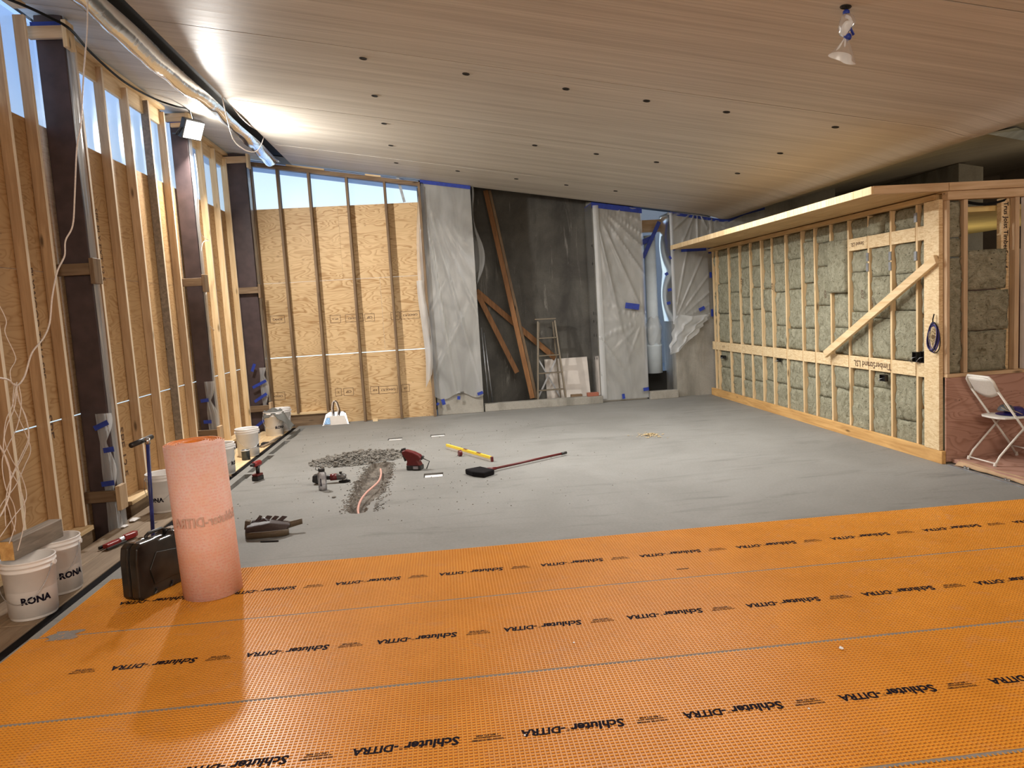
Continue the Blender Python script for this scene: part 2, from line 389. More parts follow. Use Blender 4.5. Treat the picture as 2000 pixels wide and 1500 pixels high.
M['greylabel'] = plain('grey_label', (.25, .24, .27), .6)
M['can'] = plain('dark_tin', (.06, .07, .075), .4, .3, scale=10, var=.5)
M['shaving'] = plain('wood_shaving', (.45, .35, .20), .8)

# ================================================================== SETTING
# ---- floor slab with real recesses
FX = [-2.52, -2.43, -2.34, 5.0, 9.0]
boxes = [(-.89, -.69, 10.40, 10.58), (-.29, -.08, 10.44, 10.62), (-.32, -.11, 7.82, 8.02)]
TR = (-1.25, -.42, 6.45, 9.05)   # patch holding the chiselled trench
CH = [(-2.43, -2.34, 7.7, 8.75), (-2.43, -2.34, 8.85, 9.9), (-2.45, -2.36, 10.0, 11.05), (-2.45, -2.36, 11.15, 12.25)]
holes = boxes+[TR]+CH
xs = sorted(set([-2.52, 16.0]+[h[i] for h in holes for i in (0, 1)])); ys = sorted(set([-3.2, 12.9]+[h[i] for h in holes for i in (2, 3)]))
b = MB()
for i in range(len(xs)-1):
    for j in range(len(ys)-1):
        cx, cy = (xs[i]+xs[i+1])/2, (ys[j]+ys[j+1])/2
        if any(h[0] < cx < h[1] and h[2] < cy < h[3] for h in holes): continue
        b.add([(xs[i], ys[j], 0), (xs[i+1], ys[j], 0), (xs[i+1], ys[j+1], 0), (xs[i], ys[j+1], 0)], [(0, 1, 2, 3)])
for h in CH+boxes:
    x0, x1, y0, y1 = h; d = -.05
    b.add([(x0, y0, d), (x1, y0, d), (x1, y1, d), (x0, y1, d), (x0, y0, 0), (x1, y0, 0), (x1, y1, 0), (x0, y1, 0)], [(0, 1, 2, 3), (0, 4, 5, 1), (1, 5, 6, 2), (2, 6, 7, 3), (3, 7, 4, 0)])
b.add([(-2.52, -3.2, 0), (-2.52, 12.9, 0), (-2.52, 12.9, -.25), (-2.52, -3.2, -.25)], [(0, 1, 2, 3)])
b.box(-.6, 4.2, 12.9, 13.6, -.02, -.0); b.box(4.2, 16, 12.9, 20, -.02, 0)
floor = b.build('floor', M['slab'], org=(0, 0, 0), kind='structure', label='grey concrete slab floor with chiselled patch and slots')
TC = [(-.84, 8.72, .13), (-.84, 8.4, .15), (-.84, 8.05, .17), (-.87, 7.7, .17), (-.87, 7.35, .15), (-.90, 7.0, .11), (-.90, 6.66, .08)]
def tdepth(x, y):
    best = 9
    for (x0, y0, w0), (x1, y1, w1) in zip(TC, TC[1:]):
        dx, dy = x1-x0, y1-y0; t = max(0, min(1, ((x-x0)*dx+(y-y0)*dy)/(dx*dx+dy*dy)))
        best = min(best, math.hypot(x-x0-t*dx, y-y0-t*dy)/(w0+t*(w1-w0)))
    nz = noise.noise(Vector((x*9, y*9, 0)))*.55+noise.noise(Vector((x*25, y*25, 3)))*.3
    q = best+nz*.6
    if q > 1: return 0
    return -(.055*min(1, (1-q)*3.5)+.022*abs(noise.noise(Vector((x*38, y*38, 9)))))
def tfn(u, v):
    x = TR[0]+u*(TR[1]-TR[0]); y = TR[2]+v*(TR[3]-TR[2]); e_ = min(u, v, 1-u, 1-v)
    return (x, y, tdepth(x, y) if e_ > .01 else 0)
b = MB(); b.grid(tfn, 66, 200)
b.mi = []
for f in b.f:
    b.mi.append(1 if min(b.v[i][2] for i in f) < -.004 else 0)
o = b.build('chiselled_patch', [M['slab'], M['trench']], floor, org=(0, 0, 0))

# ---- ceiling: panels between the visible seams, with the slot on the left and the rounded valley on the right
ceil = empty('ceiling', (0, 0, 3.1), kind='structure', label='sloping pale wood veneer ceiling panels')
SEAM = [-3.2, -.2, 2.08, 4.34, 6.60, 8.86, 10.0, 11.13, 12.68]
XP = [-2.28, 0, 2, 4, 4.4, 4.55, 4.62, 4.7, 4.76, 4.82, 4.88, 4.93, 4.98, 5.03, 5.08, 5.13, 5.18, 5.24, 5.32, 5.4, 6.2, 7.1, 9.0, 16.0]
YSKY = 8.3
def strip(xl, y0, y1, th=.025):
    b = MB(); n_ = len(xl)
    b.add([(x, y, zc(x)) for y in (y0, y1) for x in xl], [(i, n_+i, n_+i+1, i+1) for i in range(n_-1)])
    b.add([(x, y, zc(x)+k) for y in (y0, y1) for k in (0, th) for x in xl], [(i, i+1, n_+i+1, n_+i) for i in range(n_-1)]+[(2*n_+i, 3*n_+i, 3*n_+i+1, 2*n_+i+1) for i in range(n_-1)]+[(0, n_, 3*n_, 2*n_)])
    return b
for y0, y1 in zip(SEAM, SEAM[1:]):
    g_ = .0065
    o = strip(XP, y0+g_, y1-g_).build('ceiling_panel', M['ceil'], ceil, org=(0, 0, 3.1))
    for k, p in enumerate(o.data.polygons): p.use_smooth = k < len(XP)-1
    strip([-3.34, -2.60], y0+g_, y1-g_).build('ceiling_panel', M['ceil'], ceil, org=(0, 0, 3.1))
strip([7.1, 9.0, 16.0], 12.68, 20.0).build('ceiling_panel', M['ceil'], ceil, org=(0, 0, 3.1))
def chit(px, py):
    d = ray(px, py); X0, z0, s_ = 5.4, 3.17, .2
    t = (z0-s_*X0-CAMZ)/(d.z-s_*d.x); q = Vector((0, 0, CAMZ))+d*t
    if q.x > 7.1 or t < 0:
        X0, z0, s_ = 7.1, 3.51, .13; t = (z0-s_*X0-CAMZ)/(d.z-s_*d.x); q = Vector((0, 0, CAMZ))+d*t
    return q
b = MB(); b.add([chit(*q) for q in ((1915, 263), (1930, 262), (2000, 275), (2030, 280), (2030, 262), (2000, 254), (1985, 249))], [(0, 1, 2, 3, 4, 5, 6)])
b.build('pale_ceiling_panel', M['duct'], ceil)
def deck(xl, y0, y1, off=.14, name='roof_deck', mat='dark_void'):
    b = MB(); n_ = len(xl); b.add([(x, y, zc(x)+off+k) for k in (0, .08) for y in (y0, y1) for x in xl],
        [(i, n_+i, n_+i+1, i+1) for i in range(n_-1)]+[(2*n_+i, 2*n_+i+1, 3*n_+i+1, 3*n_+i) for i in range(n_-1)]+[(i, i+1, 2*n_+i+1, 2*n_+i) for i in range(n_-1)])
    return b.build(name, M[mat], ceil, org=(0, 0, 3.1))
deck([-3.6, 0, 4.55, 5.03, 5.4, 7.1, 16.2], -3.3, 13.7); deck([7.1, 16.2], 13.7, 20.3)
b = MB()
for (x0, x1, off) in ((-3.9, -.25, .0),):
    b.hexa([(x0, 12.76, zc(x0)+off), (x1, 12.76, zc(x1)+off), (x1, 13.8, zc(x1)+off), (x0, 13.8, zc(x0)+off), (x0, 12.76, zc(x0)+.13), (x1, 12.76, zc(x1)+.13), (x1, 13.8, zc(x1)+.13), (x0, 13.8, zc(x0)+.13)])
b.build('eave_soffit', M['eave'], ceil, org=(0, 0, 3.1))
# light openings (small round holes with a dark cup)
hl = [(-.54, 6.84), (.36, 6.88), (1.27, 6.92), (2.03, 6.95), (2.80, 6.96), (3.88, 6.97), (-.54, 7.97), (3.88, 8.14), (-.53, 9.09), (1.27, 9.22), (2.04, 9.26), (2.81, 9.29), (3.88, 9.34), (-.53, 10.24), (-.53, 11.4), (.38, 11.44), (1.27, 11.5), (2.04, 11.5), (2.81, 11.5), (2.64, 4.60)]
b = MB(); b.lathe([(.030, -.004), (.034, -.004), (.034, .001), (.026, .001), (.026, -.002), (.0005, -.002)], 16, cap0=False); h0 = b.build('light_opening', M['dark_void'], ceil, local=True)
for i, (x, y) in enumerate(hl):
    h = h0 if i == 0 else link_copy(h0, ceil)
    h.location = Vector((x, y, zc(x)-.001-3.1)); h.rotation_euler = (0, math.atan(.163), 0)

# ---- left wall: studs, plywood, plates, poly windows
def stud(parent, name, mat, x0, x1, y0, y1, z0, z1, bev=.002, **k): return MB().box(x0, x1, y0, y1, z0, z1).build(name, mat, parent, bev=bev, **k)
wl = empty('wall_left', (-3.27, 8, 0), kind='structure', label='framed left wall of studs and plywood with clear film windows above')
ZPL = [(-.12, 1.032), (1.044, 2.277), (2.280, 3.52)]
YB = [-3.2, -.8, 1.6, 4.0, 6.45, 8.87, 11.3, 12.7]
for k, (z0, z1) in enumerate(ZPL):
    ys_ = [y+(.0 if k % 2 == 0 else -1.2) for y in YB]; ys_[0] = -3.2; ys_[-1] = 12.7
    if k % 2: ys_ = ys_[:-1]+[11.5, 12.7]
    ys_ = sorted(set(ys_))
    for y0, y1 in zip(ys_, ys_[1:]):
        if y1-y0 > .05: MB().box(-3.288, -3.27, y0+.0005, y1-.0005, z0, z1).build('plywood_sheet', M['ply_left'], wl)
LS = [3.4, 4.0, 4.55, 5.1, 5.63, 6.13, 6.52, 7.36, 7.88, 8.46, 9.04, 9.53, 10.42, 10.92, 11.52, 12.1, 12.4]
for i, y in enumerate(LS):
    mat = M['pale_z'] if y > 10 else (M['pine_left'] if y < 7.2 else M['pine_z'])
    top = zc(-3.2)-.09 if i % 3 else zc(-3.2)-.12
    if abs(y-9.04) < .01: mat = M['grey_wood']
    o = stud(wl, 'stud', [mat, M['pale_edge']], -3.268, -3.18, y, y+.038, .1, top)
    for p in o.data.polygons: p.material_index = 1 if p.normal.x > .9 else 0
for y0, y1 in ((-3.0, 6.56), (7.36, 9.57), (10.42, 12.44)):
    stud(wl, 'sill_plate', M['pale_y'], -3.268, -3.13, y0, y1, .06, .098)
    stud(wl, 'rim_board', M['old_y'], -3.268, -3.15, y0, y1, -.12, .058)
    stud(wl, 'top_plate', M['pale_y'], -3.268, -3.17, y0, y1, zc(-3.2)-.062, zc(-3.2)-.022)
    if y0 > 0: stud(wl, 'top_nailer', M['pale_y'], -3.268, -3.235, y0, y1, zc(-3.2)-.24, zc(-3.2)-.065)
MB().box(-3.292, -3.289, -3.2, 12.72, 3.5, 4.36).build('window_film', M['window'], wl)
tm = text_on
for (py_, z_, bd, w_) in ((6.33, 1.85, 'PLYWOOD TC14 SPF', .9), (7.62, 2.6, 'SPF PLY EXT 12.5', .7), (6.33, 1.0, 'SPF', .2), (7.62, .55, 'SPF 12.5', .5)):
    text_on(bd, w_, M['print_brown'], (-3.268, py_, z_), (0, 0, -1), (0, 1, 0), wl, .01, 'printed_stamp')

# ledge of planks along the left wall, foam joint
led = empty('trim_1', (-2.83, 6, 0), kind='structure', label='plank ledge along the foot of the left wall')
for (x0, x1, y0, y1, m_) in ((-3.05, -2.84, -3, 3.9, 'ledge_old'), (-2.835, -2.60, -3, 4.6, 'ledge_old'), (-3.05, -2.84, 3.905, 8.3, 'ledge_old'), (-2.835, -2.60, 4.605, 8.3, 'ledge_old'), (-3.05, -2.60, 8.32, 10.6, 'pale_y'), (-3.05, -2.60, 10.61, 12.48, 'pale_y')):
    MB().box(x0, x1, y0, y1, -.06, 0).build('plank', M[m_], led, bev=.003)
stud(led, 'edge_joist', M['old_y'], -2.66, -2.605, -3, 12.4, -.2, -.062)
MB().box(-3.3, -2.52, -3.2, 12.9, -.32, -.25).build('pit_bottom', M['dark_void'], led)
MB().box(-3.34, -3.292, -3.2, 12.9, -.3, .05).build('pit_side', M['dark_void'], led)
MB().box(-2.598, -2.535, -3, 12.4, -.2, -.008).build('foam_joint', M['blackmat'], led)

# ---- far wall
wf = empty('wall_far', (-1.7, 12.6, 0), kind='structure', label='far framed wall of plywood sheets with film windows above')
ZF = [(-.05, 1.152), (1.166, 2.392), (2.395, 3.60)]
XF = [[-3.27, -2.0, -.21], [-3.27, -1.0, -.21], [-3.27, -1.6, -.21]]
for (z0, z1), xl in zip(ZF, XF):
    for x0, x1 in zip(xl, xl[1:]):
        zz = z0
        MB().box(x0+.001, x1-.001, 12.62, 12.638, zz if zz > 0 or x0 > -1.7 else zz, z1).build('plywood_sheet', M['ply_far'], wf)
for x in (-2.94, -2.52, -2.03, -1.43, -.82, -.26):
    z1 = zc(x)-.12
    stud(wf, 'stud', M['old_z'] if x > -3 else M['pine_z'], x, x+.038, 12.478, 12.619, .0 if x > -1.8 else .22, z1)
b = MB(); x0, x1 = -2.95, -.22
b.hexa([(x0, 12.505, zc(x0)-.12), (x1, 12.505, zc(x1)-.12), (x1, 12.62, zc(x1)-.12), (x0, 12.62, zc(x0)-.12), (x0, 12.505, zc(x0)-.05), (x1, 12.505, zc(x1)-.05), (x1, 12.62, zc(x1)-.05), (x0, 12.62, zc(x0)-.05)])
b.build('top_plate', M['old_x'], wf, bev=.002)
for xa, xb in ((-2.35, -1.75), (-1.1, -.85)):
    b = MB(); b.hexa([(xa, 12.5, zc(xa)-.05), (xb, 12.5, zc(xb)-.05), (xb, 12.55, zc(xb)-.05), (xa, 12.55, zc(xa)-.05), (xa, 12.5, zc(xa)-.025), (xb, 12.5, zc(xb)-.025), (xb, 12.55, zc(xb)-.025), (xa, 12.55, zc(xa)-.025)]); b.build('shim_strip', M['pale_x'], wf)
stud(wf, 'sill_plate', M['pale_x'], -2.9, -1.9, 12.50, 12.619, .19, .225)
stud(wf, 'rim_board', M['old_x'], -2.9, -1.75, 12.53, 12.619, -.1, .188)
b = MB(); b.add([(-3.28, 12.641, 3.55), (-.2, 12.641, 3.55), (-.2, 12.641, zc(-.2)-.06), (-3.28, 12.641, zc(-3.28)-.06)], [(0, 1, 2, 3)]); b.build('window_film', M['window'], wf)
b = MB(); a0 = AY(776, 346, 12.66); a1 = AY(790, 395, 12.66); b.bar(a0, a1, .045, .01, (0, 1, 0)); b.build('strap', M['galv'], wf)
def stamp(cx, cz, body, w, flip=True, frame=True, y=12.6195, parent=wf):
    ux, uy = ((-1, 0, 0), (0, 0, -1)) if flip else ((1, 0, 0), (0, 0, 1))
    def ex(b, org, ux, uy):
        W_, H_, t = w/2+.035, .062, .007
        for s in (-1, 1):
            for (p, q) in (((-W_, s*H_), (W_, s*H_)), ((s*W_, -H_), (s*W_, H_))):
                A = org+ux*p[0]+uy*p[1]; B = org+ux*q[0]+uy*q[1]; d = (B-A).normalized(); nn = Vector((0, 1, 0)).cross(d)*t/2
                b.add([A-nn, A+nn, B+nn, B-nn], [(0, 1, 2, 3)])
    text_on(body, w, M['print_brown'], (cx, y, cz), ux, uy, parent, .03, 'printed_stamp', extra=ex if frame else None)
def st_px(px, py, *a, **k):
    p = AY(px, py, 12.62); stamp(p.x, p.z, *a, **k)
st_px(542, 624, 'CANOE', .16, flip=False); st_px(692, 621, 'CANOE PLY', .22); st_px(655, 623, 'SPF 15', .1); st_px(722, 620, 'CSP', .09)
st_px(801, 615, 'CANOE PLY', .25); st_px(772, 617, 'II SP', .07); st_px(681, 765, 'CSP', .09); st_px(661, 766, 'X', .03)
st_px(758, 761, 'CANOE PLY', .25); st_px(732, 762, 'II SP', .07); st_px(543, 774, 'CANOE', .16); st_px(792, 758, 'CSP', .06)

# ---- concrete: back wall of the recess, piers, right end wall
wc = MB().box(-.3, 4.3, 13.45, 13.6, -.1, 4.3)
# opening between middle and right pier is left clear
wc = MB(); wc.box(-.3, 3.60, 13.45, 13.6, -.1, 4.25); wr = wc.build('wall_recess', M['wallcon'], org=(0, 0, 0), kind='structure', label='dark stained concrete wall at the back of the recess')
def pier(name, x0, x1, y0, y1, label, mat='piercon', off=.0):
    b = MB(); b.hexa([(x0, y0, 0), (x1, y0, 0), (x1, y1, 0), (x0, y1, 0), (x0, y0, zc(x0)+off), (x1, y0, zc(x1)+off), (x1, y1, zc(x1)+.12), (x0, y1, zc(x0)+.12)])
    return b.build(name, M[mat], bev=.006, kind='structure', label=label)
pier('wall_pier_left', -.19, .60, 12.60, 13.45, 'left concrete pier under clear plastic beside the plywood wall')
pier('wall_pier_middle', 2.72, 3.54, 12.78, 13.45, 'middle concrete pier under clear plastic between recess and opening')
b = MB(); xs_ = [4.09, 4.55, 4.7, 4.82, 4.93, 5.03, 5.13, 5.24, 5.4, 7.1]
b.add([(x, 12.80, 0) for x in xs_]+[(x, 12.80, zc(x)+.01) for x in xs_]+[(x, 13.5, 0) for x in xs_]+[(x, 13.5, zc(x)+.01) for x in xs_],
      [(i, i+1, 11+i, 10+i) for i in range(9)]+[(20+i+1, 20+i, 30+i, 31+i) for i in range(9)]+[(0, 10, 30, 20), (9, 29, 39, 19)])
b.build('wall_end', M['piercon'], org=(0, 0, 0), kind='structure', label='concrete end wall behind the insulated partition')
cb = empty('trim_2', (2.3, 12.7, 0), kind='structure', label='low concrete kerb across recess and opening')
MB().box(.62, 2.70, 12.63, 12.80, 0, .13).build('kerb_section', M['piercon'], cb, bev=.005)
MB().box(3.56, 4.07, 12.66, 12.80, 0, .14).build('kerb_section', M['piercon'], cb, bev=.005)
b = MB(); b.hexa([(9.0, 12.2, 0), (9.45, 12.2, 0), (9.45, 15.5, 0), (9.0, 15.5, 0), (9.0, 12.2, zc(9.0)-.01), (9.45, 12.2, zc(9.0)-.09), (9.45, 15.5, zc(9.0)-.09), (9.0, 15.5, zc(9.0)-.01)])
b.build('wall_upper_block', M['piercon'], kind='structure', label='concrete wall end rising behind the insulated partition')
MB().box(7.0, 7.1, 13.5, 20.0, 0, 4).build('wall_passage', M['bwall'], kind='structure')
MB().box(4.1, 16.2, 20.0, 20.1, 0, 5).build('wall_distant', M['bwall'], kind='structure')
MB().box(16.0, 16.15, -3.2, 20, -.1, 5.2).build('wall_right', M['bwall'], kind='structure')
MB().box(-3.4, 16.1, -3.35, -3.2, -.3, 5.2).build('wall_back', M['bwall'], kind='structure')

# ---- insulated partition (long side faces -X)
wp = empty('wall_partition', (4.78, 9.6, 0), kind='structure', label='open stud partition packed with mineral wool under a timber soffit')
SY = [12.61, 12.46, 11.91, 11.46, 11.05, 10.66, 10.3, 9.87, 9.41, 9.07, 8.68, 8.28, 7.87, 7.46, 7.03]
stud(wp, 'base_plate', M['base_y'], 4.70, 4.742, 6.60, 12.74, 0, .125)
stud(wp, 'sole_plate', M['pale_y'], 4.745, 4.89, 6.66, 12.74, 0, .04)
stud(wp, 'corner_post', M['strand'], 4.70, 4.742, 6.64, 6.86, .127, 2.52)
stud(wp, 'top_plate', M['soffit'], 4.71, 4.86, 6.72, 12.74, 2.525, 2.575)
for i, y in enumerate(SY):
    stud(wp, 'stud', M['pale_z'], 4.742, 4.875, y-.016, y+.016, .042, 2.523)
ed = [12.74]+SY+[6.86]
for i, (ya, yb) in enumerate(zip(ed, ed[1:])):
    ya, yb = ya-.02, yb+.02
    if ya-yb < .09: continue
    stud(wp, 'strand_block', M['strand'], 4.738, 4.765, yb, ya, .815, .955)
    if i >= 12: stud(wp, 'strand_block', M['strand'], 4.738, 4.765, yb, ya, 2.17, 2.305)
def batt(parent, P, ux, nrm, w, h, rng, amp=.018, name='wool_batt', nx=None, thick=.06, tilt=0, over=False):
    """one mineral wool batt: P = lower left corner of its face, ux = along, nrm = outward"""
    nx = nx or max(5, int(w/.035)); nz = max(4, int(h/.035)); ux = Vector(ux); nrm = Vector(nrm); P = Vector(P); up = Vector((0, 0, 1)); sd = rng.random()*50
    def fn(u, v):
        ed_ = min(u*w, (1-u)*w, v*h, (1-v)*h); rnd = -.014*max(0, 1-ed_/.022)**2
        q = P+ux*(u*w)+up*(v*h)
        if tilt: q = q+ux*(v-.5)*tilt*h
        d = noise.noise(q*7+Vector((sd, 0, 0)))*amp+noise.noise(q*22+Vector((0, sd, 0)))*amp*.9+rnd
        jx = noise.noise(Vector((v*h*9, sd, 1)))*.006 if u in (0, 1) else 0; jz = noise.noise(Vector((u*w*9, sd, 2)))*.006 if v in (0, 1) else 0
        return q+nrm*d+ux*jx+up*jz
    b = MB(); b.grid(fn, nx, nz)
    n0 = len(b.v); ring = [i for i in range(nx+1)]+[j*(nx+1)+nx for j in range(1, nz+1)]+[nz*(nx+1)+i for i in range(nx-1, -1, -1)]+[j*(nx+1) for j in range(nz-1, 0, -1)]
    bk = [Vector(b.v[i])-nrm*thick for i in ring]; b.add(bk, [])
    k = len(ring)
    for i in range(k): b.f.append([ring[i], ring[(i+1) % k], n0+(i+1) % k, n0+i][::-1]); b.mi.append(0)
    return b.build(name, M['wool'], parent, smooth=True)
rng = random.Random(3)
for i, (ya, yb) in enumerate(zip(ed, ed[1:])):
    ya, yb = ya-.023, yb+.023; w = ya-yb
    if w < .09: continue
    z = .045; segs = []
    stops = [.81, 2.52] if i < 12 else [.81, 2.165, 2.52]
    zlow = [.045, .958] if i < 12 else [.045, .958, 2.308]
    for z0, z1 in zip(zlow, stops):
        z = z0
        while z < z1-.05:
            hh = rng.uniform(.26, .60); zz = min(z+hh, z1)
            if z1-zz < .14: zz = z1
            dx = rng.uniform(-.008, .016)
            batt(wp, (4.760+dx, ya-rng.uniform(0, .006)+.004, z+.002), (0, -1, 0), (-1, 0, 0), w-rng.uniform(0, .012), zz-z-rng.uniform(.003, .010), rng)
            z = zz
# the batt hanging forward out of its bay, and the tilted piece under the soffit
batt(wp, (4.70, 8.70, 1.70), (0, -1, 0), (-1, 0, 0), .40, .62, rng, .016, thick=.10)
batt(wp, (4.715, 7.86, 2.31), (0, -1, 0), (-1, 0, 0), .26, .19, rng, .014, tilt=.5)
# text on blocks
text_on('TimberStrand LSL', .72, M['print_brown'], (4.7365, 7.82, .875), (0, 1, 0), (0, 0, -1), wp, .012, 'printed_lettering')
text_on('Strand LSL', .26, M['print_brown'], (4.7365, 8.08, 2.235), (0, 1, 0), (0, 0, -1), wp, .012, 'printed_lettering')
text_on('LSL 1.5E', .12, M['print_brown'], (4.7365, 12.2, .885), (0, 1, 0), (0, 0, -1), wp, .012, 'printed_lettering')
for px, py, bd in ((1612, 575, '627'), (1684, 575, '657'), (1704, 590, 'HHC'), (1508, 560, '627'), (1448, 550, '627')):
    p = AX(px, py, 4.735); text_on(bd, .10, M['print_brown'], p, (0, 0, -1), (0, -1, 0), wp, .01)
for px, py in ((1788, 425), (1788, 500), (1738, 500), (1738, 520), (1694, 502), (1694, 522), (1813, 425), (1813, 492)):
    p = AX(px, py, 4.735); MB().box(4.731, 4.741, p.y-.02, p.y+.02, p.z-.045, p.z+.045).build('nail_plate', M['galv'], wp)
# soffit boards and edges
MB().box(4.742, 4.9, 6.60, 12.74, 2.577, 2.585).build('nailing_strip', M['soffit'], wp)
for y0, y1 in ((6.60, 8.3), (8.305, 10.1), (10.105, 11.5), (11.505, 12.56)):
    MB().box(4.01, 4.95, y0, y1, 2.588, 2.655).build('soffit_board', M['soffit'], wp, bev=.003)
k = 0; y = 6.555
while y < 12.5:
    l_ = .148; MB().box(3.985, 4.008, y, min(y+l_, 12.56), 2.586, 2.657).build('edge_block', M['pale_z'], wp); y += l_+.003; k += 1
# short side of the partition (faces the camera)
stud(wp, 'fascia_board', M['pine_x'], 4.009, 4.74, 6.555, 6.598, 2.586, 2.66)
stud(wp, 'fascia_board', M['pine_x'], 4.745, 7.4, 6.555, 6.598, 2.586, 2.66)
stud(wp, 'top_plate', M['pine_x'], 4.745, 7.4, 6.575, 6.66, 2.505, 2.583)
for x0, x1 in ((4.745, 4.775), (4.915, 4.955), (5.43, 5.475)):
    stud(wp, 'stud', M['pine_z'], x0, x1, 6.59, 6.66, .875, 2.503)
stud(wp, 'strand_stud', M['strand'], 5.345, 5.428, 6.66, 6.72, .875, 2.503)
text_on('Trus Joist TimberStrand', .62, M['print'], (5.385, 6.6585, 2.16), (0, 0, -1), (1, 0, 0), wp, .02)
stud(wp, 'sill_plate', M['pine_x'], 4.745, 7.4, 6.585, 6.68, .838, .873)
MB().box(4.745, 7.4, 6.60, 6.618, .02, .836).build('plywood_sheet', M['ply_red'], wp)
batt(wp, (4.78, 6.615, 2.16), (1, 0, 0), (0, -1, 0), .13, .33, rng, .014)
batt(wp, (4.78, 6.615, 1.98), (1, 0, 0), (0, -1, 0), .13, .17, rng, .014)
batt(wp, (4.78, 6.61, .88), (1, 0, 0), (0, -1, 0), .13, 1.09, rng, .022)
batt(wp, (4.96, 6.605, 1.66), (1, 0, 0), (0, -1, 0), .41, .37, rng, .018)
batt(wp, (4.96, 6.61, 1.27), (1, 0, 0), (0, -1, 0), .43, .375, rng, .016)
batt(wp, (4.985, 6.61, .88), (1, 0, 0), (0, -1, 0), .38, .38, rng, .02)
# perforated metal upright
b = MB(); b.box(5.52, 5.535, 6.56, 6.63, .875, 2.5); b.box(5.535, 5.60, 6.575, 6.58, .875, 2.5); b.build('perforated_channel', M['white_pl'], wp)
b = MB()
for i in range(34): b.box(5.55, 5.575, 6.5725, 6.5745, .9+i*.047, .925+i*.047)
b.build('channel_slots', M['blackmat'], wp, kind='stuff')
# room seen through the opening
MB().box(4.95, 7.4, 6.75, 11.5, 2.40, 2.45).build('inner_ceiling', M['enclosure'], wp)
MB().box(4.90, 7.4, 11.4, 11.5, 0, 2.4).build('inner_wall', M['greywall'], wp)
p0 = AY(1925, 420, 10.9)
MB().box(p0.x, p0.x+1.0, 11.3, 11.39, 0, 2.22).build('inner_door', M['maroon'], wp)
b = MB()
for i in range(3): b.tube([(4.96+.40*t/8, 6.62+.01*i, 2.49-.03*math.sin(math.pi*t/8)-.006*i) for t in range(9)], .006, 6)
b.build('cable_bundle', M['black_cord'], wp, smooth=True)
# platform floor on the right
pf = empty('trim_3', (6, 4.5, 0), kind='structure', label='raised plywood platform floor edged with brown paper')
MB().box(4.80, 9.0, -3, 6.59, .012, .05).build('platform_sheet', M['ply_red'], pf)
def pe(u, v):
    y = 6.5-u*6; return (4.77+.05*v+.012*noise.noise(Vector((y*3, 0, 0)))-.015*(1-v)*math.sin(y*4), y, .012+.044*v+.012*noise.noise(Vector((y*5, 2, v)))*(1-v))
MB().grid(pe, 60, 3).build('paper_edge', M['paper'], pf, smooth=True, solid=.004)
MB().box(4.72, 4.745, -3, 6.55, 0, .008).build('edge_strip', M['galv'], pf)
for y in (6.35, 5.85, 5.4):
    b = MB(); b.tube([(4.75, y, .012), (4.75, y, .03)], .012, 8); b.tube([(4.75, y-.04, .012), (4.75, y-.04, .03)], .012, 8); b.build('screw', M['chrome'], pf)

# ---- steel columns with plastic wrap and timber spacer blocks
def column(Y, Yb, x1, label, zt, blocks, tapes):
    e_ = empty('steel_column', (-3.1, Y, -.15), label=label, cat='column', group='plastic wrapped columns along the left wall')
    MB().box(-3.24, x1-.012, Y+.012, Yb, -.25, zc(-3.2)-.02).build('shaft', M['steel_brown'], e_, bev=.006)
    def fr(u, v):
        z = -.1+v*(zc(-3.2)-.03+.1); x = -3.25+u*(x1+.25)
        return (x, Y-.004-.010*abs(noise.noise(Vector((u*3+v*3.2, v*2.1, Y))))**.7, z)
    MB().grid(fr, 14, 60).build('plastic_wrap', M['film_dark'], e_, smooth=True)
    def sd(u, v):
        z = -.1+v*(zc(-3.2)-.03+.1); y = Y+u*(Yb-Y)
        return (x1+.002+.014*abs(noise.noise(Vector((u*4, v*9, Y+4)))), y, z)
    MB().grid(sd, 8, 60).build('plastic_fold', M['film_pier'], e_, smooth=True)
    def gat(u, v):
        z = -.08+v*1.12; w = .05+.06*abs(math.sin(v*7.5+Y))+.03*noise.noise(Vector((v*5, Y, 0)))
        return (x1-.075+(u-.15)*w*1.2, Y-.034-.022*ridge(u*7+v*2)-.01*noise.noise(Vector((u*5, v*8, Y))), z)
    MB().grid(gat, 14, 50).build('gathered_film', M['film_pier'], e_, smooth=True)
    for i, zb in enumerate(blocks):
        MB().box(-3.262, x1+.015, Y-.062, Y-.020, zb-.05, zb+.05).build('spacer_block', M[['old_x', 'old_x', 'pine_x'][i]], e_, bev=.003)
        MB().box(x1+.018, x1+.056, Y-.08, Y+.06, zb-.13, zb+.09).build('clamp_block', M[['pine_z', 'old_z', 'pale_z'][i]], e_, bev=.003)
    for (a, z_, w_, r_) in tapes:
        b = MB(); b.bar((a-w_/2, Y-.072, z_-r_), (a+w_/2, Y-.072, z_+r_), .002, .045); b.build('tape_strip', M['tape'], e_)
    MB().box(-3.25, x1+.02, Y-.03, Y-.026, zc(x1)-.115, zc(x1)-.06).build('tape_strip', M['tape'], e_)
    return e_
column(6.78, 6.90, -3.0, 'nearest dark brown column under clear plastic by the buckets', 4.3, (.30, 2.30, 4.26), ((-3.04, 1.0-.06, .12, .025), (-3.0, .72, .09, .004), (-3.04, .42, .11, .004)))
column(9.87, 10.0, -3.03, 'middle dark brown column under clear plastic beside the flood lamp', 4.3, (.36, 2.32, 4.36), ((-3.13, .80, .10, .004), (-3.12, .52, .10, .0)))
column(12.2, 12.36, -2.90, 'farthest grey wrapped column in the corner of plywood walls', 4.3, (.38, 2.28, 4.31), ((-3.07, 1.05, .05, .06), (-3.0, .78, .22, .05), (-3.0, .56, .2, .06), (-3.05, .14, .22, .08)))

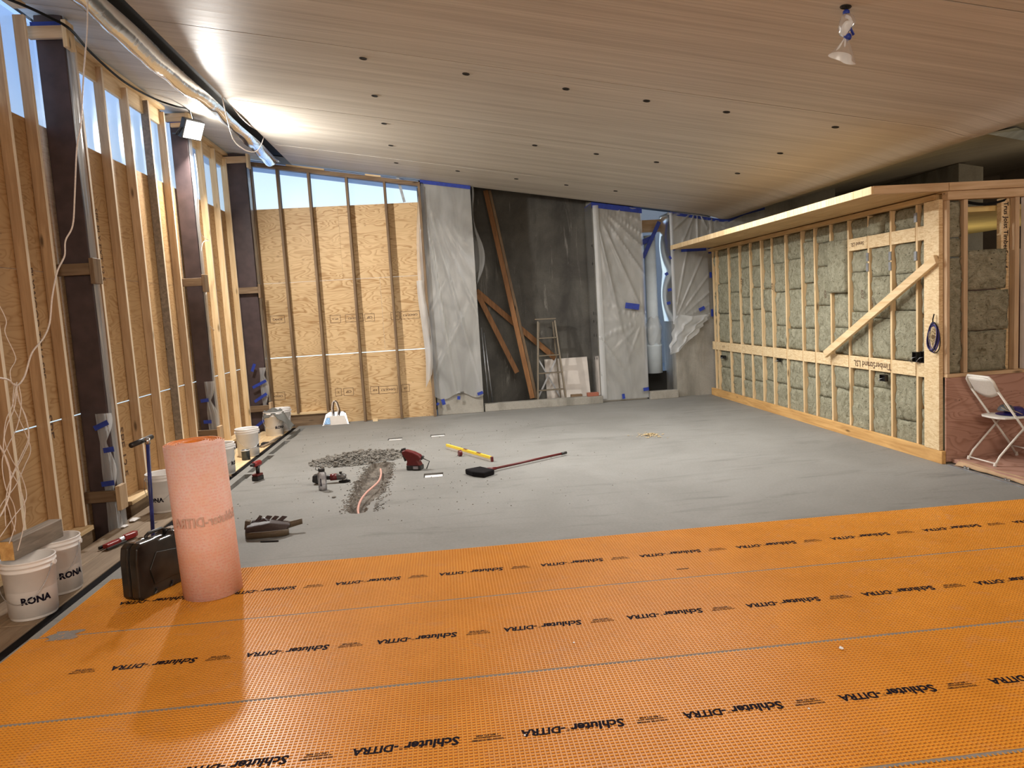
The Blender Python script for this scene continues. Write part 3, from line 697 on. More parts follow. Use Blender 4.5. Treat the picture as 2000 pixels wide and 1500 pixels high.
# ---- plastic sheets on piers
def sheet(name, label, fn, mat='film_pier', nu=50, nv=90, group=None):
    e_ = empty(name, fn(.5, 0.), label=label, cat='plastic sheet', group=group)
    MB().grid(fn, nu, nv).build('film', M[mat], e_, smooth=True)
    return e_
def f1(u, v):
    z = .34+v*(zc(.2)-.34); xl = -.21-.16*math.sin(math.pi*min(1, v*1.02))**.6*(1 if v < .97 else .3)
    x = xl+u*(.605-xl); zt = z+v*(zc(x)-zc(.2))
    ang = math.atan2(x+.22, 3.98-z+1e-3)
    d = .012+.05*ridge(ang*26+.5)*min(1, (3.98-z)*1.2)*math.exp(-ang*3.2)+.02*abs(noise.noise(Vector((x*2+z*.6, z*1.5, 0))))+.035*ridge((x*.6-z*.33)*9)*math.exp(-((z-1.2)/.9)**2)*(1-u)
    return Vector((x, 12.585-d, zt-.02-(.05*math.sin(u*9) if v == 0 else 0)))
s1 = sheet('plastic_sheet', 'clear plastic sheet draped over the left pier next to plywood', f1)
def f1b(u, v):
    z = 2.15+v*1.75; bul = math.sin(math.pi*v)**.5*(.14+.10*math.sin(v*7)); return Vector((.605+bul*math.sin(math.pi*(.15+.85*u)/1.0)*.9+.002, 12.58+u*.30, z+.02))
MB().grid(f1b, 12, 40).build('film_bulge', M['film_pier'], s1, smooth=True)
def f1c(u, v):
    z = .5+v*1.8+.25*(1-v)*u; return Vector((-.36+.13*u+.03*math.sin(v*5), 12.50-.06*math.sin(u*3)-.02*math.sin(v*12), z))
MB().grid(f1c, 10, 30).build('film_flap', M['film_thick'], s1, smooth=True)
def tape(parent, px, py, w, h, Y=None, X=None, ang=0, mat='tape'):
    b = MB()
    if Y is not None:
        p = AY(px, py, Y); c_, s_ = math.cos(ang), math.sin(ang)
        q = [p+Vector((a*c_-d*s_, 0, a*s_+d*c_)) for a, d in ((-w/2, -h/2), (w/2, -h/2), (w/2, h/2), (-w/2, h/2))]; b.prism(q, (0, .002, 0))
    else:
        p = AX(px, py, X); c_, s_ = math.cos(ang), math.sin(ang)
        q = [p+Vector((0, a*c_-d*s_, a*s_+d*c_)) for a, d in ((-w/2, -h/2), (w/2, -h/2), (w/2, h/2), (-w/2, h/2))]; b.prism(q, (-.002, 0, 0))
    return b.build('tape_strip', M[mat], parent)
def toptape(parent, x0, x1, y, h=.06):
    b = MB(); b.prism([(x0, y, zc(x0)-.004), (x1, y, zc(x1)-.004), (x1, y, zc(x1)-.004-h), (x0, y, zc(x0)-.004-h)], (0, .003, 0)); b.build('tape_strip', M['tape'], parent)
toptape(s1, -.22, .61, 12.56)
for px, py, w, h, a in ((866, 785, .06, .10, .2), (896, 777, .05, .06, -.1), (938, 768, .10, .05, .3), (855, 789, .05, .04, .8)): tape(s1, px, py, w, h, 12.52, ang=a)
def f2(u, v):
    z = .05+v*(zc(3.1)-.05); x = 2.70+u*.855; zt = z+v*(zc(x)-zc(3.1))
    r_ = math.hypot(x-2.70, 3.5-z); ang = math.atan2(x-2.70, 3.5-z+1e-3)
    d = .012+.045*ridge(ang*15+.3+1.2*noise.noise(Vector((ang*5, 0, 3))))*min(1, r_*.9)*math.exp(-max(0, r_-1.5)*1.3)+.03*ridge(math.atan2(x-3.5, z-1.45)*8)*math.exp(-((z-1.4)/.5)**2)+.05*ridge((x*1.2+z*.8)*6)*math.exp(-((z-.8)/.5)**2)*(1-u)+.012*abs(noise.noise(Vector((x*4, z*3, 7))))
    return Vector((x, 12.765-d, zt-.02))
s2 = sheet('plastic_sheet', 'clear plastic sheet with fanned folds on the middle pier', f2)
def f2b(u, v):
    z = .08+v*(zc(2.7)-.1); return Vector((2.70-.015-.01*abs(noise.noise(Vector((u*4, v*8, 1)))), 12.765+u*.62, z))
MB().grid(f2b, 8, 60).build('film_return', M['film_pier'], s2, smooth=True)
def f2c(u, v):
    z = .06+v*(zc(2.7)-.12); x = 2.695+.10*u; return Vector((x, 12.735-.012*math.sin(u*3.1), z))
MB().grid(f2c, 6, 60).build('film_edge_fold', M['film_thick'], s2, smooth=True)
toptape(s2, 2.69, 3.56, 12.74, .09)
b = MB(); b.prism([(2.688, 12.74, zc(2.69)-.004), (2.688, 13.4, zc(2.69)-.004), (2.688, 13.4, zc(2.69)-.09), (2.688, 12.74, zc(2.69)-.09)], (.002, 0, 0)); b.build('tape_strip', M['tape'], s2)
for px, py, w, h, a in ((1235, 598, .25, .10, -.18), (1262, 760, .10, .06, .1), (1218, 774, .05, .09, .1)): tape(s2, px, py, w, h, 12.68, ang=a)
for py in (480, 515, 612, 628, 655, 700): tape(s2, 1145+py*.024, py, .05, .05, X=2.66, ang=.6, mat='black')
def f3(u, v):
    x = 4.06+u*.66; zb = 1.35-.12*math.sin(u*3.14); zt = zc(x)-.02; z = zb+v*(zt-zb)
    ang = math.atan2(x-4.06, z-1.3+1e-3)
    d = .012+.03*ridge(ang*14)*math.exp(-abs(z-1.7)*.8)+.04*ridge(math.atan2(x-4.55, 3.3-z)*7)*math.exp(-((z-3.1)/.35)**2)+.012*abs(noise.noise(Vector((x*4, z*3, 2))))
    return Vector((x, 12.78-d, z))
s3 = sheet('plastic_sheet', 'torn clear plastic sheet hanging on the end wall beside the insulated partition', f3)
def f3b(u, v):  # gathered torn hem swinging from upper right to lower left
    a = Vector((4.70, 12.72, 1.42)); b0 = Vector((4.05, 12.62, 1.45)); c0 = Vector((3.88, 12.55, .78)); tl_ = Vector((4.12, 12.6, .72))
    p = (b0.lerp(a, u)).lerp(c0.lerp(tl_.lerp(a, u*.55), u), 1-v)
    return p+Vector((.02*math.sin(v*20+u*6), -.05*abs(noise.noise(Vector((u*3, v*3, 1))))-.05*ridge((u-v*.5)*7), .012*math.sin(u*9)))
MB().grid(f3b, 30, 24).build('film_hem', M['film_thick'], s3, smooth=True)
def f3c(u, v):
    z = 1.35+v*(zc(4.08)-1.4); bul = .03+.07*abs(math.sin(v*6.5)); return Vector((4.06-bul*math.sin(math.pi*u*.8), 12.76+u*.5, z))
MB().grid(f3c, 10, 60).build('film_return', M['film_pier'], s3, smooth=True)
def f3d(u, v):
    z = 1.3+v*(zc(4.08)-1.32); return Vector((4.045+.06*u, 12.745-.015*math.sin(u*3), z))
MB().grid(f3d, 4, 60).build('film_edge_fold', M['film_thick'], s3, smooth=True)
toptape(s3, 4.05, 4.8, 12.76, .05)
for px, py, w, h, a in ((1302, 535, .06, .05, .5), (1308, 566, .07, .05, .2), (1306, 592, .07, .05, .2), (1309, 503, .04, .06, .5), (1371, 603, .11, .06, .4), (1391, 611, .04, .13, 0), (1388, 537, .04, .10, 0), (1386, 490, .05, .09, 0), (1355, 488, .45, .05, 0), (1322, 484, .15, .05, .3)): tape(s3, px, py, w, h, 12.70, ang=a)
def f4(u, v):
    x = 4.72+u*1.05; zt = zc(x)-.02; zb = 2.72; z = zb+v*(zt-zb); ang = math.atan2(x-4.8, zt-z+.02)
    return Vector((x, 12.775-.03*ridge(ang*9)-.01, z))
MB().grid(f4, 40, 14).build('film', M['film_pier'], s3, smooth=True)
for a_, c_ in ((4.82, 5.1), (5.1, 5.4), (5.4, 5.78)): toptape(s3, a_, c_, 12.76, .05)

# opening between middle and right pier: window with duct
w1 = empty('window_1', (3.8, 13.4, 0), kind='structure', label='tall narrow opening with pale daylight between two piers')
MB().box(3.54, 4.09, 13.36, 13.43, 2.98, 3.2).build('header_beam', M['pine_x'], w1)
MB().box(3.54, 4.09, 13.40, 13.44, .0, .42).build('lower_panel', M['dark_void'], w1)
b = MB(); b.add([(3.54, 13.5, .4), (4.09, 13.5, .4), (4.09, 13.5, 2.98), (3.54, 13.5, 2.98)], [(0, 1, 2, 3)]); b.build('window_film', M['window'], w1)
dt = empty('duct_pipe', (3.78, 13.2, .4), label='tall pale grey duct pipe standing in the narrow opening', cat='pipe')
MB().lathe([(.14, .42), (.14, 1.2), (.135, 1.21), (.105, 1.26), (.105, 2.9)], 28, (3.80, 13.18, 0)).build('pipe', M['duct'], dt, smooth=True)
MB().lathe([(.145, .42), (.145, .9), (.15, .91), (.15, .93), (.14, .94)], 28, (3.80, 13.18, 0)).build('sleeve', M['duct'], dt, smooth=True)
def bag(u, v):
    a = u*2*math.pi; r_ = .16*(math.sin(math.pi*(.1+.85*v)))**.5*(1+.25*noise.noise(Vector((math.cos(a)*2, math.sin(a)*2, v*4)))); return Vector((3.80+r_*math.cos(a)*.95, 13.15+r_*math.sin(a)*.8, .82+v*.68))
b = MB(); b.grid(bag, 26, 20); o = b.build('plastic_bag', M['film_thick'], smooth=True); tag(o, 'crumpled clear plastic bundle around the duct pipe in the opening', 'plastic bag')
b = MB(); b.prism([(3.62, 13.30, 1.5), (3.70, 13.30, 1.5), (3.70, 13.30, 2.55), (3.62, 13.30, 2.55)], (0, .004, 0)); b.build('tape_strip', M['tape'], w1)
b = MB(); b.bar((3.62, 13.0, 2.5), (3.94, 13.0, 3.12), .003, .07, (1, 0, -.4)); b.bar((3.56, 13.02, 2.75), (3.82, 13.02, 2.85), .003, .09); b.build('tape_strip', M['tape'], w1)

# ================================================================== THINGS
# ---- membrane strips with raised waffle ribs
def membrane(y0, y1, xl, xr, label, rowy, phase, period=.685):
    e_ = empty('membrane_sheet', ((xl+xr)/2, (y0+y1)/2, 0), label=label, cat='floor membrane', group='orange membrane strips on the floor')
    y0 += .007; y1 -= .007; zb, zt = .0010, .0052
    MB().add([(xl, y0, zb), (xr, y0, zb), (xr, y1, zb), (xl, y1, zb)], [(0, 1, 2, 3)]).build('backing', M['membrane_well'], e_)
    b = MB(); P = .02
    def rib(p, q, ax, w, z):
        if ax == 'y': vs = [(p-w, y0, zb), (p-w*.62, y0, z), (p+w*.62, y0, z), (p+w, y0, zb), (p-w, y1, zb), (p-w*.62, y1, z), (p+w*.62, y1, z), (p+w, y1, zb)]
        else: vs = [(xr, p-w, zb), (xr, p-w*.62, z), (xr, p+w*.62, z), (xr, p+w, zb), (xl, p-w, zb), (xl, p-w*.62, z), (xl, p+w*.62, z), (xl, p+w, zb)]
        b.add(vs, [(0, 4, 5, 1), (1, 5, 6, 2), (2, 6, 7, 3)])
    x = xl+.004
    while x < xr: rib(x, 0, 'y', .0042, zt); x += P
    y = y0+.004
    while y < y1: rib(y, 0, 'x', .0040, zt-.0004); y += P
    b.build('waffle_ribs', M['membrane'], e_, kind='stuff')
    V, F = [], []
    for bd, w_, x_, y_, bo in (('Schluter', .225, -.102, 0, .035), ('®', .014, .022, .012, .0), ('-DITRA', .185, .125, .002, .035)):
        A, B = text_mesh(bd, w_, bo); k = len(V); V += [(a*1.0+x_+c*.12, c*1.2+y_) for a, c in A]; F += [tuple(i+k for i in f) for f in B]
    V2, F2 = text_mesh('SCHLUTER SYSTEMS\nwww.schluter.com\n1 800 472 4588', .13, .03)
    ex = e_.location; big = sml = None
    x = phase
    while x > xl+.3: x -= period
    while x < xr-.1:
        if x > xl+.02 and x+.44 < xr:
            if big is None: big = MB().add([(-vx, -vy, 0) for vx, vy in V], F).build('printed_lettering', M['print'], e_, local=True); o = big
            else: o = link_copy(big, e_)
            o.location = Vector((x+.22, rowy, zt+.0006))-ex
        xx = x+.55
        if xx-.07 > xl and xx+.07 < xr:
            if sml is None: sml = MB().add([(-vx, -vy*1.1, 0) for vx, vy in V2], F2).build('printed_small_lettering', M['print'], e_, local=True); o = sml
            else: o = link_copy(sml, e_)
            o.location = Vector((xx, rowy, zt+.0006))-ex
        x += period
    return e_
membrane(4.36, 5.32, -2.46, 4.71, 'farthest orange waffle membrane strip, bordering the bare concrete', 4.81, .54)
membrane(3.375, 4.36, -2.50, 4.71, 'second orange waffle membrane strip from the bare concrete', 3.86, .21)
membrane(2.405, 3.375, -2.50, 4.71, 'third orange waffle membrane strip from the bare concrete', 2.86, .20)
membrane(1.43, 2.405, -2.50, 4.71, 'nearest orange waffle membrane strip at the front corner', 1.88, .36)
membrane(.45, 1.43, -2.50, 4.71, 'orange waffle membrane strip below the front edge of the view', .9, .1)
b = MB()
for y in (4.36, 3.375, 2.405, 1.43):
    def mf(u, v, y=y):
        x = -2.48+u*7.1; w = .011+.006*noise.noise(Vector((x*2.5, y, 0))); return (x, y+(v-.5)*2*w, .0030+.0012*noise.noise(Vector((x*25, v*3, y))))
    b.grid(mf, 700, 2)
tag(b.build('seam_mortar', M['mortar'], smooth=True), 'grey mortar squeezed out along the seams between membrane strips', 'mortar', kind='stuff')
def blob(u, v): return (-2.40+u*.16+.02*math.sin(v*9), 4.30+v*.13, .006+.004*noise.noise(Vector((u*5, v*5, 0))))
tag(MB().grid(blob, 6, 6).build('mortar_patch', M['mortar'], smooth=True), 'grey mortar smear at the left end of a membrane seam', 'mortar')
# crumbs on the membrane
def chunk(n_=1, r_=1.0, flat=.5, seed=0):
    bm = bmesh.new(); bmesh.ops.create_icosphere(bm, subdivisions=1, radius=r_); rg = random.Random(seed)
    for v in bm.verts: v.co = Vector((v.co.x*rg.uniform(.7, 1.2), v.co.y*rg.uniform(.6, 1.1), v.co.z*flat*rg.uniform(.6, 1.2)))
    vs = [tuple(v.co) for v in bm.verts]; fs = [tuple(v.index for v in f.verts) for f in bm.faces]; bm.free(); return vs, fs
CH_ = [chunk(seed=i) for i in range(8)]
for (px, py, s_, nm) in ((1121, 1256, .006, 'white crumb on the membrane left of the third seam'), (1643, 1268, .012, 'pale cream crumb on the membrane at right'), (1580, 1385, .005, 'tiny white crumb beside printed letters on the membrane'), (1025, 1437, .005, 'tiny white crumb on a printed letter near the front')):
    p = FL(px, py, .005); b = MB(); b.add([(p.x+v[0]*s_, p.y+v[1]*s_*1.5, .005+s_*.5+v[2]*s_) for v in CH_[0][0]], CH_[0][1]); tag(b.build('mortar_crumb', M['white_pl']), nm, 'crumb')

# ---- roll of membrane
ro = empty('membrane_roll', (-1.63, 4.88, .0085), (R(1.0), R(-1.2), 0), label='tall upright roll of orange membrane with pink fleece outside', cat='roll')
b = MB(); T = 9; n_ = T*40; H = 1.005; vs = []; 
def rr_(i): return .062+(.190-.062)*(i/n_)**.9
for i in range(n_+1):
    a = 2*math.pi*i/40+.4; r_ = rr_(i); wob = 1+.012*math.sin(a*2+i*.01); th = .0055
    ct = math.cos(a), math.sin(a)
    zt = H+.006*math.sin(i*.03)
    for q in ((r_*wob-th, 0), (r_*wob, 0), (r_*wob, zt), (r_*wob-th, zt)): vs.append((ct[0]*q[0], ct[1]*q[0]*.96, q[1]))
b.v = vs
for i in range(n_):
    k = i*4; m_ = k+4
    for q, mi in (((k+1, m_+1, m_+2, k+2), 0), ((k, k+3, m_+3, m_), 1), ((k+3, k+2, m_+2, m_+3), 1), ((k, m_, m_+1, k+1), 1)): b.f.append(q); b.mi.append(mi)
e2 = n_*4; b.f += [(e2, e2+1, e2+2, e2+3), (3, 2, 1, 0)]; b.mi += [1, 1]
b.build('rolled_sheet', [M['fleece'], M['orange']], ro, local=True, smooth=True)
def wrap_text(body, width, r_, a0, z, mat, parent, mirror=False, bold=.02, st=1.0, zflip=1, conic=0., name='printed_lettering'):
    V, F = text_mesh(body, width, bold); b = MB(); s_ = -1 if mirror else 1; vs = []
    for x, y in V:
        rr = r_+conic*(y*st); a = a0+s_*x/r_; vs.append((rr*math.cos(a), rr*math.sin(a), z+y*st*zflip))
    b.add(vs, F); return b.build(name, mat, parent, local=True)
wrap_text('Schluter-DITRA', .46, .1925, R(-62), .52, M['print_faint'], ro, mirror=True, bold=.02, st=1.25)

# ---- tool case and blue T-handled pole
tcz = empty('tool_case', (-2.02, 5.06, .006), (0, 0, R(66)), label='scuffed black plastic tool case standing on edge beside the roll', cat='case'); tcz.scale = (.92, .95, .90)
prof = [(-.26, 0), (.24, 0), (.27, .03), (.27, .17), (.20, .27), (.20, .38), (.17, .41), (.09, .41), (.07, .385), (-.05, .385), (-.07, .41), (-.22, .41), (-.26, .385), (-.275, .3), (-.28, .03)]
for s_ in (-1, 1):
    b = MB(); b.prism([(x, s_*.004, z) for x, z in prof][::(-1 if s_ > 0 else 1)], (0, s_*.072, 0)); b.build('shell_half', M['case'], tcz, local=True, bev=.016, seg=3, smooth=False)
b = MB(); b.prism([(x*.995, -.006, z*.995+.001) for x, z in prof], (0, .012, 0)); b.build('seam_band', M['black'], tcz, local=True)
b = MB(); b.tube([(-.10, 0, .385), (-.095, 0, .425), (-.07, 0, .437), (.05, 0, .437), (.075, 0, .425), (.08, 0, .385)], .013, 10); b.build('handle', M['black'], tcz, local=True, smooth=True)
for x in (-.19, .145):
    b = MB(); b.box(x-.032, x+.032, -.028, .028, .408, .421); b.build('latch', M['chrome'], tcz, local=True, bev=.003)
for x in (-.15, 0.0, .15):
    b = MB(); b.tube([(x, -.078, .012), (x+.02, -.083, .03), (x+.02, -.083, .05)], .008, 6); b.build('foot_rib', M['black'], tcz, local=True)
b = MB(); b.prism([(-.14, -.0775, .08), (.17, -.0775, .08), (.20, -.0775, .16), (.13, -.0775, .27), (-.10, -.0775, .31), (-.17, -.0775, .2)][::-1], (0, -.005, 0)); b.build('side_recess', M['case'], tcz, local=True, bev=.004)
pt = AY(288, 858, 5.42); pb = AY(300, 1062, 5.42)
dirn = (pt-pb).normalized(); base = pt-dirn*((pt.z-.02)/dirn.z)
pl = empty('pole_tool', tuple(base), label='blue metal pole with black T handle standing behind the tool case', cat='tool')
b = MB(); b.tube([base, pt], .0135, 12); b.build('pole', M['bluepipe'], pl, smooth=True)
h0_, h1_ = AY(256, 870, 5.30), AY(296, 853, 5.56)
b = MB(); b.tube([h0_, h1_], .0185, 12); b.build('handle', M['black'], pl, smooth=True)
b = MB(); b.tube([pt-dirn*.035, pt+dirn*.01], .018, 12); b.build('collar', M['chrome'], pl, smooth=True)
MB().box(base.x-.08, base.x+.08, base.y-.05, base.y+.05, .001, .02).build('foot_plate', M['bluepipe'], pl, bev=.003)

# ---- buckets
def make_bucket(loc, rotz, label, fill=True, text=True, tilt=0):
    e_ = empty('bucket', (loc[0], loc[1], .001), (0, tilt, rotz), label=label, cat='bucket', group='white plastic buckets along the left wall')
    b = MB(); b.lathe([(.126, 0), (.130, .004), (.1465, .305), (.153, .307), (.153, .314), (.1475, .316), (.148, .335), (.155, .337), (.155, .345), (.149, .347), (.150, .362), (.155, .366), (.153, .372), (.146, .372), (.144, .36), (.136, .02), (.001, .018)], 40, cap0=True, cap1=False)
    tub = b.build('tub', M['white_pl'], e_, local=True, smooth=True)
    b = MB(); c0 = math.cos; pts = []
    for i in range(17):
        a = math.pi*i/16; pts.append((.156*math.cos(a), -.03-.13*math.sin(a), .33-.21*math.sin(a)))
    b.tube(pts, .0022, 6); b.build('bail_handle', M['galv'], e_, local=True, smooth=True)
    for s_ in (-1, 1):
        b = MB(); b.tube([(s_*.148, 0, .328), (s_*.162, 0, .328)], .016, 10); b.build('handle_lug', M['white_pl'], tub, local=True)
    if text:
        wrap_text('RONA', .17, .1405, R(-90+text), .13, M['print'], tub, bold=.045, st=1.0, conic=.055)
    b = MB(); rg = random.Random(int(loc[1]*100))
    def ff(u, v):
        a = 2*math.pi*u; r_ = .142*v; return (r_*math.cos(a), r_*math.sin(a), .30+.02*noise.noise(Vector((r_*math.cos(a)*22, r_*math.sin(a)*22, loc[1])))-.03*v)
    b.grid(ff, 24, 8)
    for i in range(16):
        q = CH_[rg.randrange(8)]; a = rg.random()*6.28; r_ = rg.random()*.10; s_ = rg.uniform(.012, .03); b.add([(r_*math.cos(a)+v[0]*s_, r_*math.sin(a)+v[1]*s_, .302+v[2]*s_) for v in q[0]], q[1])
    b.build('rubble_fill', M['rubble'], e_, local=True, kind='stuff')
    return e_
make_bucket((-2.70, 4.78), R(0), 'nearest white bucket, a weathered wood block resting on its rim', text=38)
b2 = make_bucket((-2.745, 5.20), R(10), 'second white bucket from the front, tucked behind the nearest one', text=52)
b = MB(); V_ = []; 
for i in range(6):
    a = R(-90-30+i*5); V_ += [(.1385*math.cos(a), .1385*math.sin(a), .10), (.1415*math.cos(a), .1415*math.sin(a), .155)]
b.add(V_, [(2*i, 2*i+2, 2*i+3, 2*i+1) for i in range(5)]); b.build('label_patch', M['greylabel'], b2, local=True)
make_bucket((-2.80, 7.30), R(-5), 'white bucket standing between the blue pole and the pink roll', text=-12)
make_bucket((-2.705, 8.88), R(20), 'white bucket half hidden behind the top of the pink roll', text=75)
make_bucket((-2.70, 10.02), R(30), 'open white bucket of rubble beside a small dark tin', text=75)
make_bucket((-2.73, 11.72), R(-10), 'white bucket with a grey rag draped over it', text=62)
make_bucket((-2.70, 12.13), R(10), 'farthest white bucket, behind the rag covered one', text=70)
# wood block across the near buckets
P0, P1 = Vector((-2.775, 4.71, .438)), Vector((-2.725, 5.20, .438))
b = MB(); b.bar(P0, P1, .09, .125, (.0, -.02, 1)); tb = b.build('timber_block', M['grey_wood'], bev=.006, seg=2); MB().bar(P0-(P1-P0)*.004, P0, .084, .118, (.0, -.02, 1)).build('end_grain', M['base_y'], tb); tag(tb, 'weathered grey timber block lying across the two nearest buckets', 'wood block')
# rag
def rag(u, v):
    x = -2.86+u*.42; y = 11.56+v*.34; r_ = math.hypot(x+2.73, (y-11.72)); z = .395-max(0, r_-.12)*1.6
    z += .03*noise.noise(Vector((x*14, y*14, 0)))+.02*math.sin(x*40+y*10); return (x+.02*noise.noise(Vector((x*9, y*9, 4))), y, max(.10, z))
tag(MB().grid(rag, 28, 24).build('rag', M['rag'], smooth=True, solid=.006), 'crumpled dark grey rag draped over a white bucket', 'cloth')
# tin and bits on the ledge
e_ = empty('tin_can', (-2.66, 9.72, .001), label='small dark tin with a pale rim in front of a white bucket', cat='can')
b = MB(); b.lathe([(.05, 0), (.052, .003), (.052, .12), (.054, .123), (.054, .128), (.048, .128), (.046, .02), (.001, .02)], 24, cap1=False); b.build('body', M['can'], e_, local=True, smooth=True)
b = MB(); b.lathe([(.0545, .118), (.0565, .121), (.0565, .130), (.0545, .130)], 24, cap0=False, cap1=False); b.build('rim', M['white_pl'], e_, local=True, smooth=True)
b = MB(); b.bar(FL(520, 868, .012), FL(548, 852, .012), .03, .018); tag(b.build('wood_stick', M['grey_wood']), 'thin weathered stick lying on the ledge before the rag covered bucket', 'wood')
b = MB(); b.bar(FL(512, 873, .012), FL(535, 862, .012), .05, .02); tag(b.build('wood_offcut', M['ledge_old']), 'short wood offcut on the ledge beside the open bucket', 'wood')
e_ = empty('hand_trowel', tuple(FL(518, 868, 0)), label='small black handled trowel on the far ledge', cat='tool')
p = FL(518, 868, 0); MB().box(p.x-.05, p.x+.05, p.y-.06, p.y+.06, .002, .03).build('handle', M['black'], e_, bev=.01, seg=2)
MB().box(p.x-.045, p.x+.055, p.y-.26, p.y-.07, .004, .010).build('blade', M['chrome'], e_)
p = FL(436, 930, .0); b = MB()
def cl(u, v): return (p.x+.12+u*.10-.1, p.y+v*.26-.32, .004+.05*math.sin(math.pi*u)*math.sin(math.pi*v)+.02*noise.noise(Vector((u*5, v*5, 3))))
tag(b.grid(cl, 10, 12).build('dark_glove', M['dkleather'], smooth=True, solid=.004), 'limp dark work glove on the ledge to the right of the roll', 'glove')
# red snips
sp = FL(235, 1062, 0); e_ = empty('clamp_tool', (sp.x, sp.y, .0), (0, 0, R(72)), label='red and black ratchet clamp lying on the plank ledge', cat='tool')
b = MB(); b.prism([(-.17, -.03, .012), (-.05, -.035, .012), (0, -.015, .012), (0, .012, .012), (-.06, .03, .012), (-.17, .02, .012)], (0, 0, .035)); b.build('red_jaw', M['red'], e_, local=True, bev=.006, seg=2)
b = MB(); b.prism([(.04, -.022, .012), (.14, -.04, .012), (.19, -.02, .012), (.18, .03, .012), (.05, .022, .012)], (0, 0, .045)); b.build('red_grip', M['red'], e_, local=True, bev=.008, seg=2)
b = MB(); b.bar((-.18, .045, .02), (.16, .045, .022), .02, .025); b.bar((-.19, -.04, .016), (.02, -.045, .016), .016, .02); b.build('black_bar', M['black'], e_, local=True, bev=.003)
b = MB(); b.tube([(.0, 0, .03), (.05, .0, .035)], .018, 8); b.build('pivot', M['galv'], e_, local=True)
for (px, py, s_) in ((262, 1018, .05), (243, 1030, .035)):
    p = FL(px, py, 0); b = MB(); q = CH_[2]; b.add([(p.x+v[0]*s_, p.y+v[1]*s_*2, s_*.35+v[2]*s_*.5) for v in q[0]], q[1]); tag(b.build('plaster_chip', M['white_pl'], bev=.004), 'pale plaster chip on the ledge near the column foot, ' + ('right one' if s_ > .04 else 'left one'), 'chip')

# ---- wires
def wire(name, label, pts, r_, mat, cat='cord', n=24):
    P = [Vector(p) for p in pts]; out = []
    for i in range(len(P)-1):
        p0 = P[max(i-1, 0)]; p1 = P[i]; p2 = P[i+1]; p3 = P[min(i+2, len(P)-1)]
        for k in range(6):
            t = k/6; out.append(.5*((2*p1)+(-p0+p2)*t+(2*p0-5*p1+4*p2-p3)*t*t+(-p0+3*p1-3*p2+p3)*t**3))
    out.append(P[-1]); b = MB(); b.tube(out, r_, 6); return tag(b.build(name, M[mat], smooth=True), label, cat)
wire('power_cord', 'thick black power cord strung along the top of the left wall', [AX(-10, -12, -2.98), AX(50, 12, -2.96), AX(95, 33, -2.92), AX(138, 58, -2.88), AX(180, 105, -3.04), AX(243, 160, -3.12), AX(300, 192, -3.12), AX(345, 208, -2.95), AX(368, 214, -2.92), AX(378, 235, -2.92), AX(382, 252, -2.92)], .011, 'black_cord')
wire('extension_cord', 'long white cord hanging from the ceiling in front of the left wall', [AX(171, -10, -2.4), AX(170, 60, -2.4), AX(163, 150, -2.4), AX(158, 240, -2.42), AX(150, 290, -2.45), AX(146, 380, -2.5), AX(142, 440, -2.55), AX(128, 470, -2.6), AX(126, 500, -2.6), AX(112, 530, -2.62), AX(102, 580, -2.62), AX(97, 630, -2.62), AX(85, 660, -2.62), AX(62, 690, -2.62), AX(48, 735, -2.62), AX(32, 753, -2.62), AX(16, 742, -2.62), AX(-10, 737, -2.62)], .0055, 'white_cord')  # plain white cord hanging loose, use not known
rg = random.Random(11)
for i in range(6):
    pts = []; ph = rg.random()*6; 
    for k in range(9):
        py = 752+k*(40-i*1.5)+rg.uniform(-6, 6); amp = 24*math.sin(math.pi*k/8)+4; px = 32+amp*math.sin(ph+k*.75+i)-max(0, k-6)*9*(i % 3)
        pts.append(AX(px, py, -2.60-.03*i))
    wire('thin_wire', 'thin white wires hanging tangled at the left edge above the near bucket', pts, .0028, 'white_cord', 'wire')['group'] = 'tangled thin wires'
wire('thin_wire_loop', 'thin white wire looping beside the plywood left of the first dark column', [AX(-5, 590, -2.7), AX(12, 625, -2.7), AX(10, 650, -2.7), AX(28, 690, -2.7), AX(30, 705, -2.7), AX(20, 724, -2.7), AX(22, 745, -2.7)], .0028, 'white_cord', 'wire')
wire('thick_white_wire', 'thicker white wire curving down to the nearest bucket', [AX(-10, 855, -2.6), AX(12, 895, -2.6), AX(20, 930, -2.6), AX(18, 965, -2.6), AX(5, 1000, -2.6), AX(-10, 1020, -2.6)], .005, 'white_cord', 'wire')
wire('lamp_wire', 'thin wire dangling below the flood lamp along pale studs', [AX(380, 300, -3.0), AX(386, 345, -3.0), AX(388, 400, -3.05), AX(392, 455, -3.1), AX(408, 470, -3.1), AX(396, 475, -3.1), AX(392, 520, -3.12), AX(405, 555, -3.12), AX(398, 595, -3.12), AX(402, 625, -3.12), AX(418, 645, -3.14)], .004, 'white_cord', 'wire')
wire('ceiling_cord', 'thin white cord drooping from the plastic covered ceiling slot', [AX(432, 182, -2.3), AX(441, 220, -2.32), AX(455, 270, -2.34), AX(474, 290, -2.36), AX(492, 297, -2.36), AX(505, 292, -2.34), AX(514, 272, -2.3), AX(516, 258, -2.28)], .006, 'white_cord')
b = MB()
wire('slot_cables', 'pale cable running along the black ceiling slot', [AX(434, 184, -2.28), AX(452, 205, -2.29), AX(470, 228, -2.3), AX(490, 246, -2.3), AX(511, 258, -2.28)], .008, 'white_cord')
wire('hanging_string', 'thin string hanging from the slot to the flood lamp', [AX(355, 108, -2.55), AX(358, 145, -2.6), AX(363, 180, -2.7), AX(370, 210, -2.8), AX(376, 232, -2.88)], .003, 'white_cord', 'string')

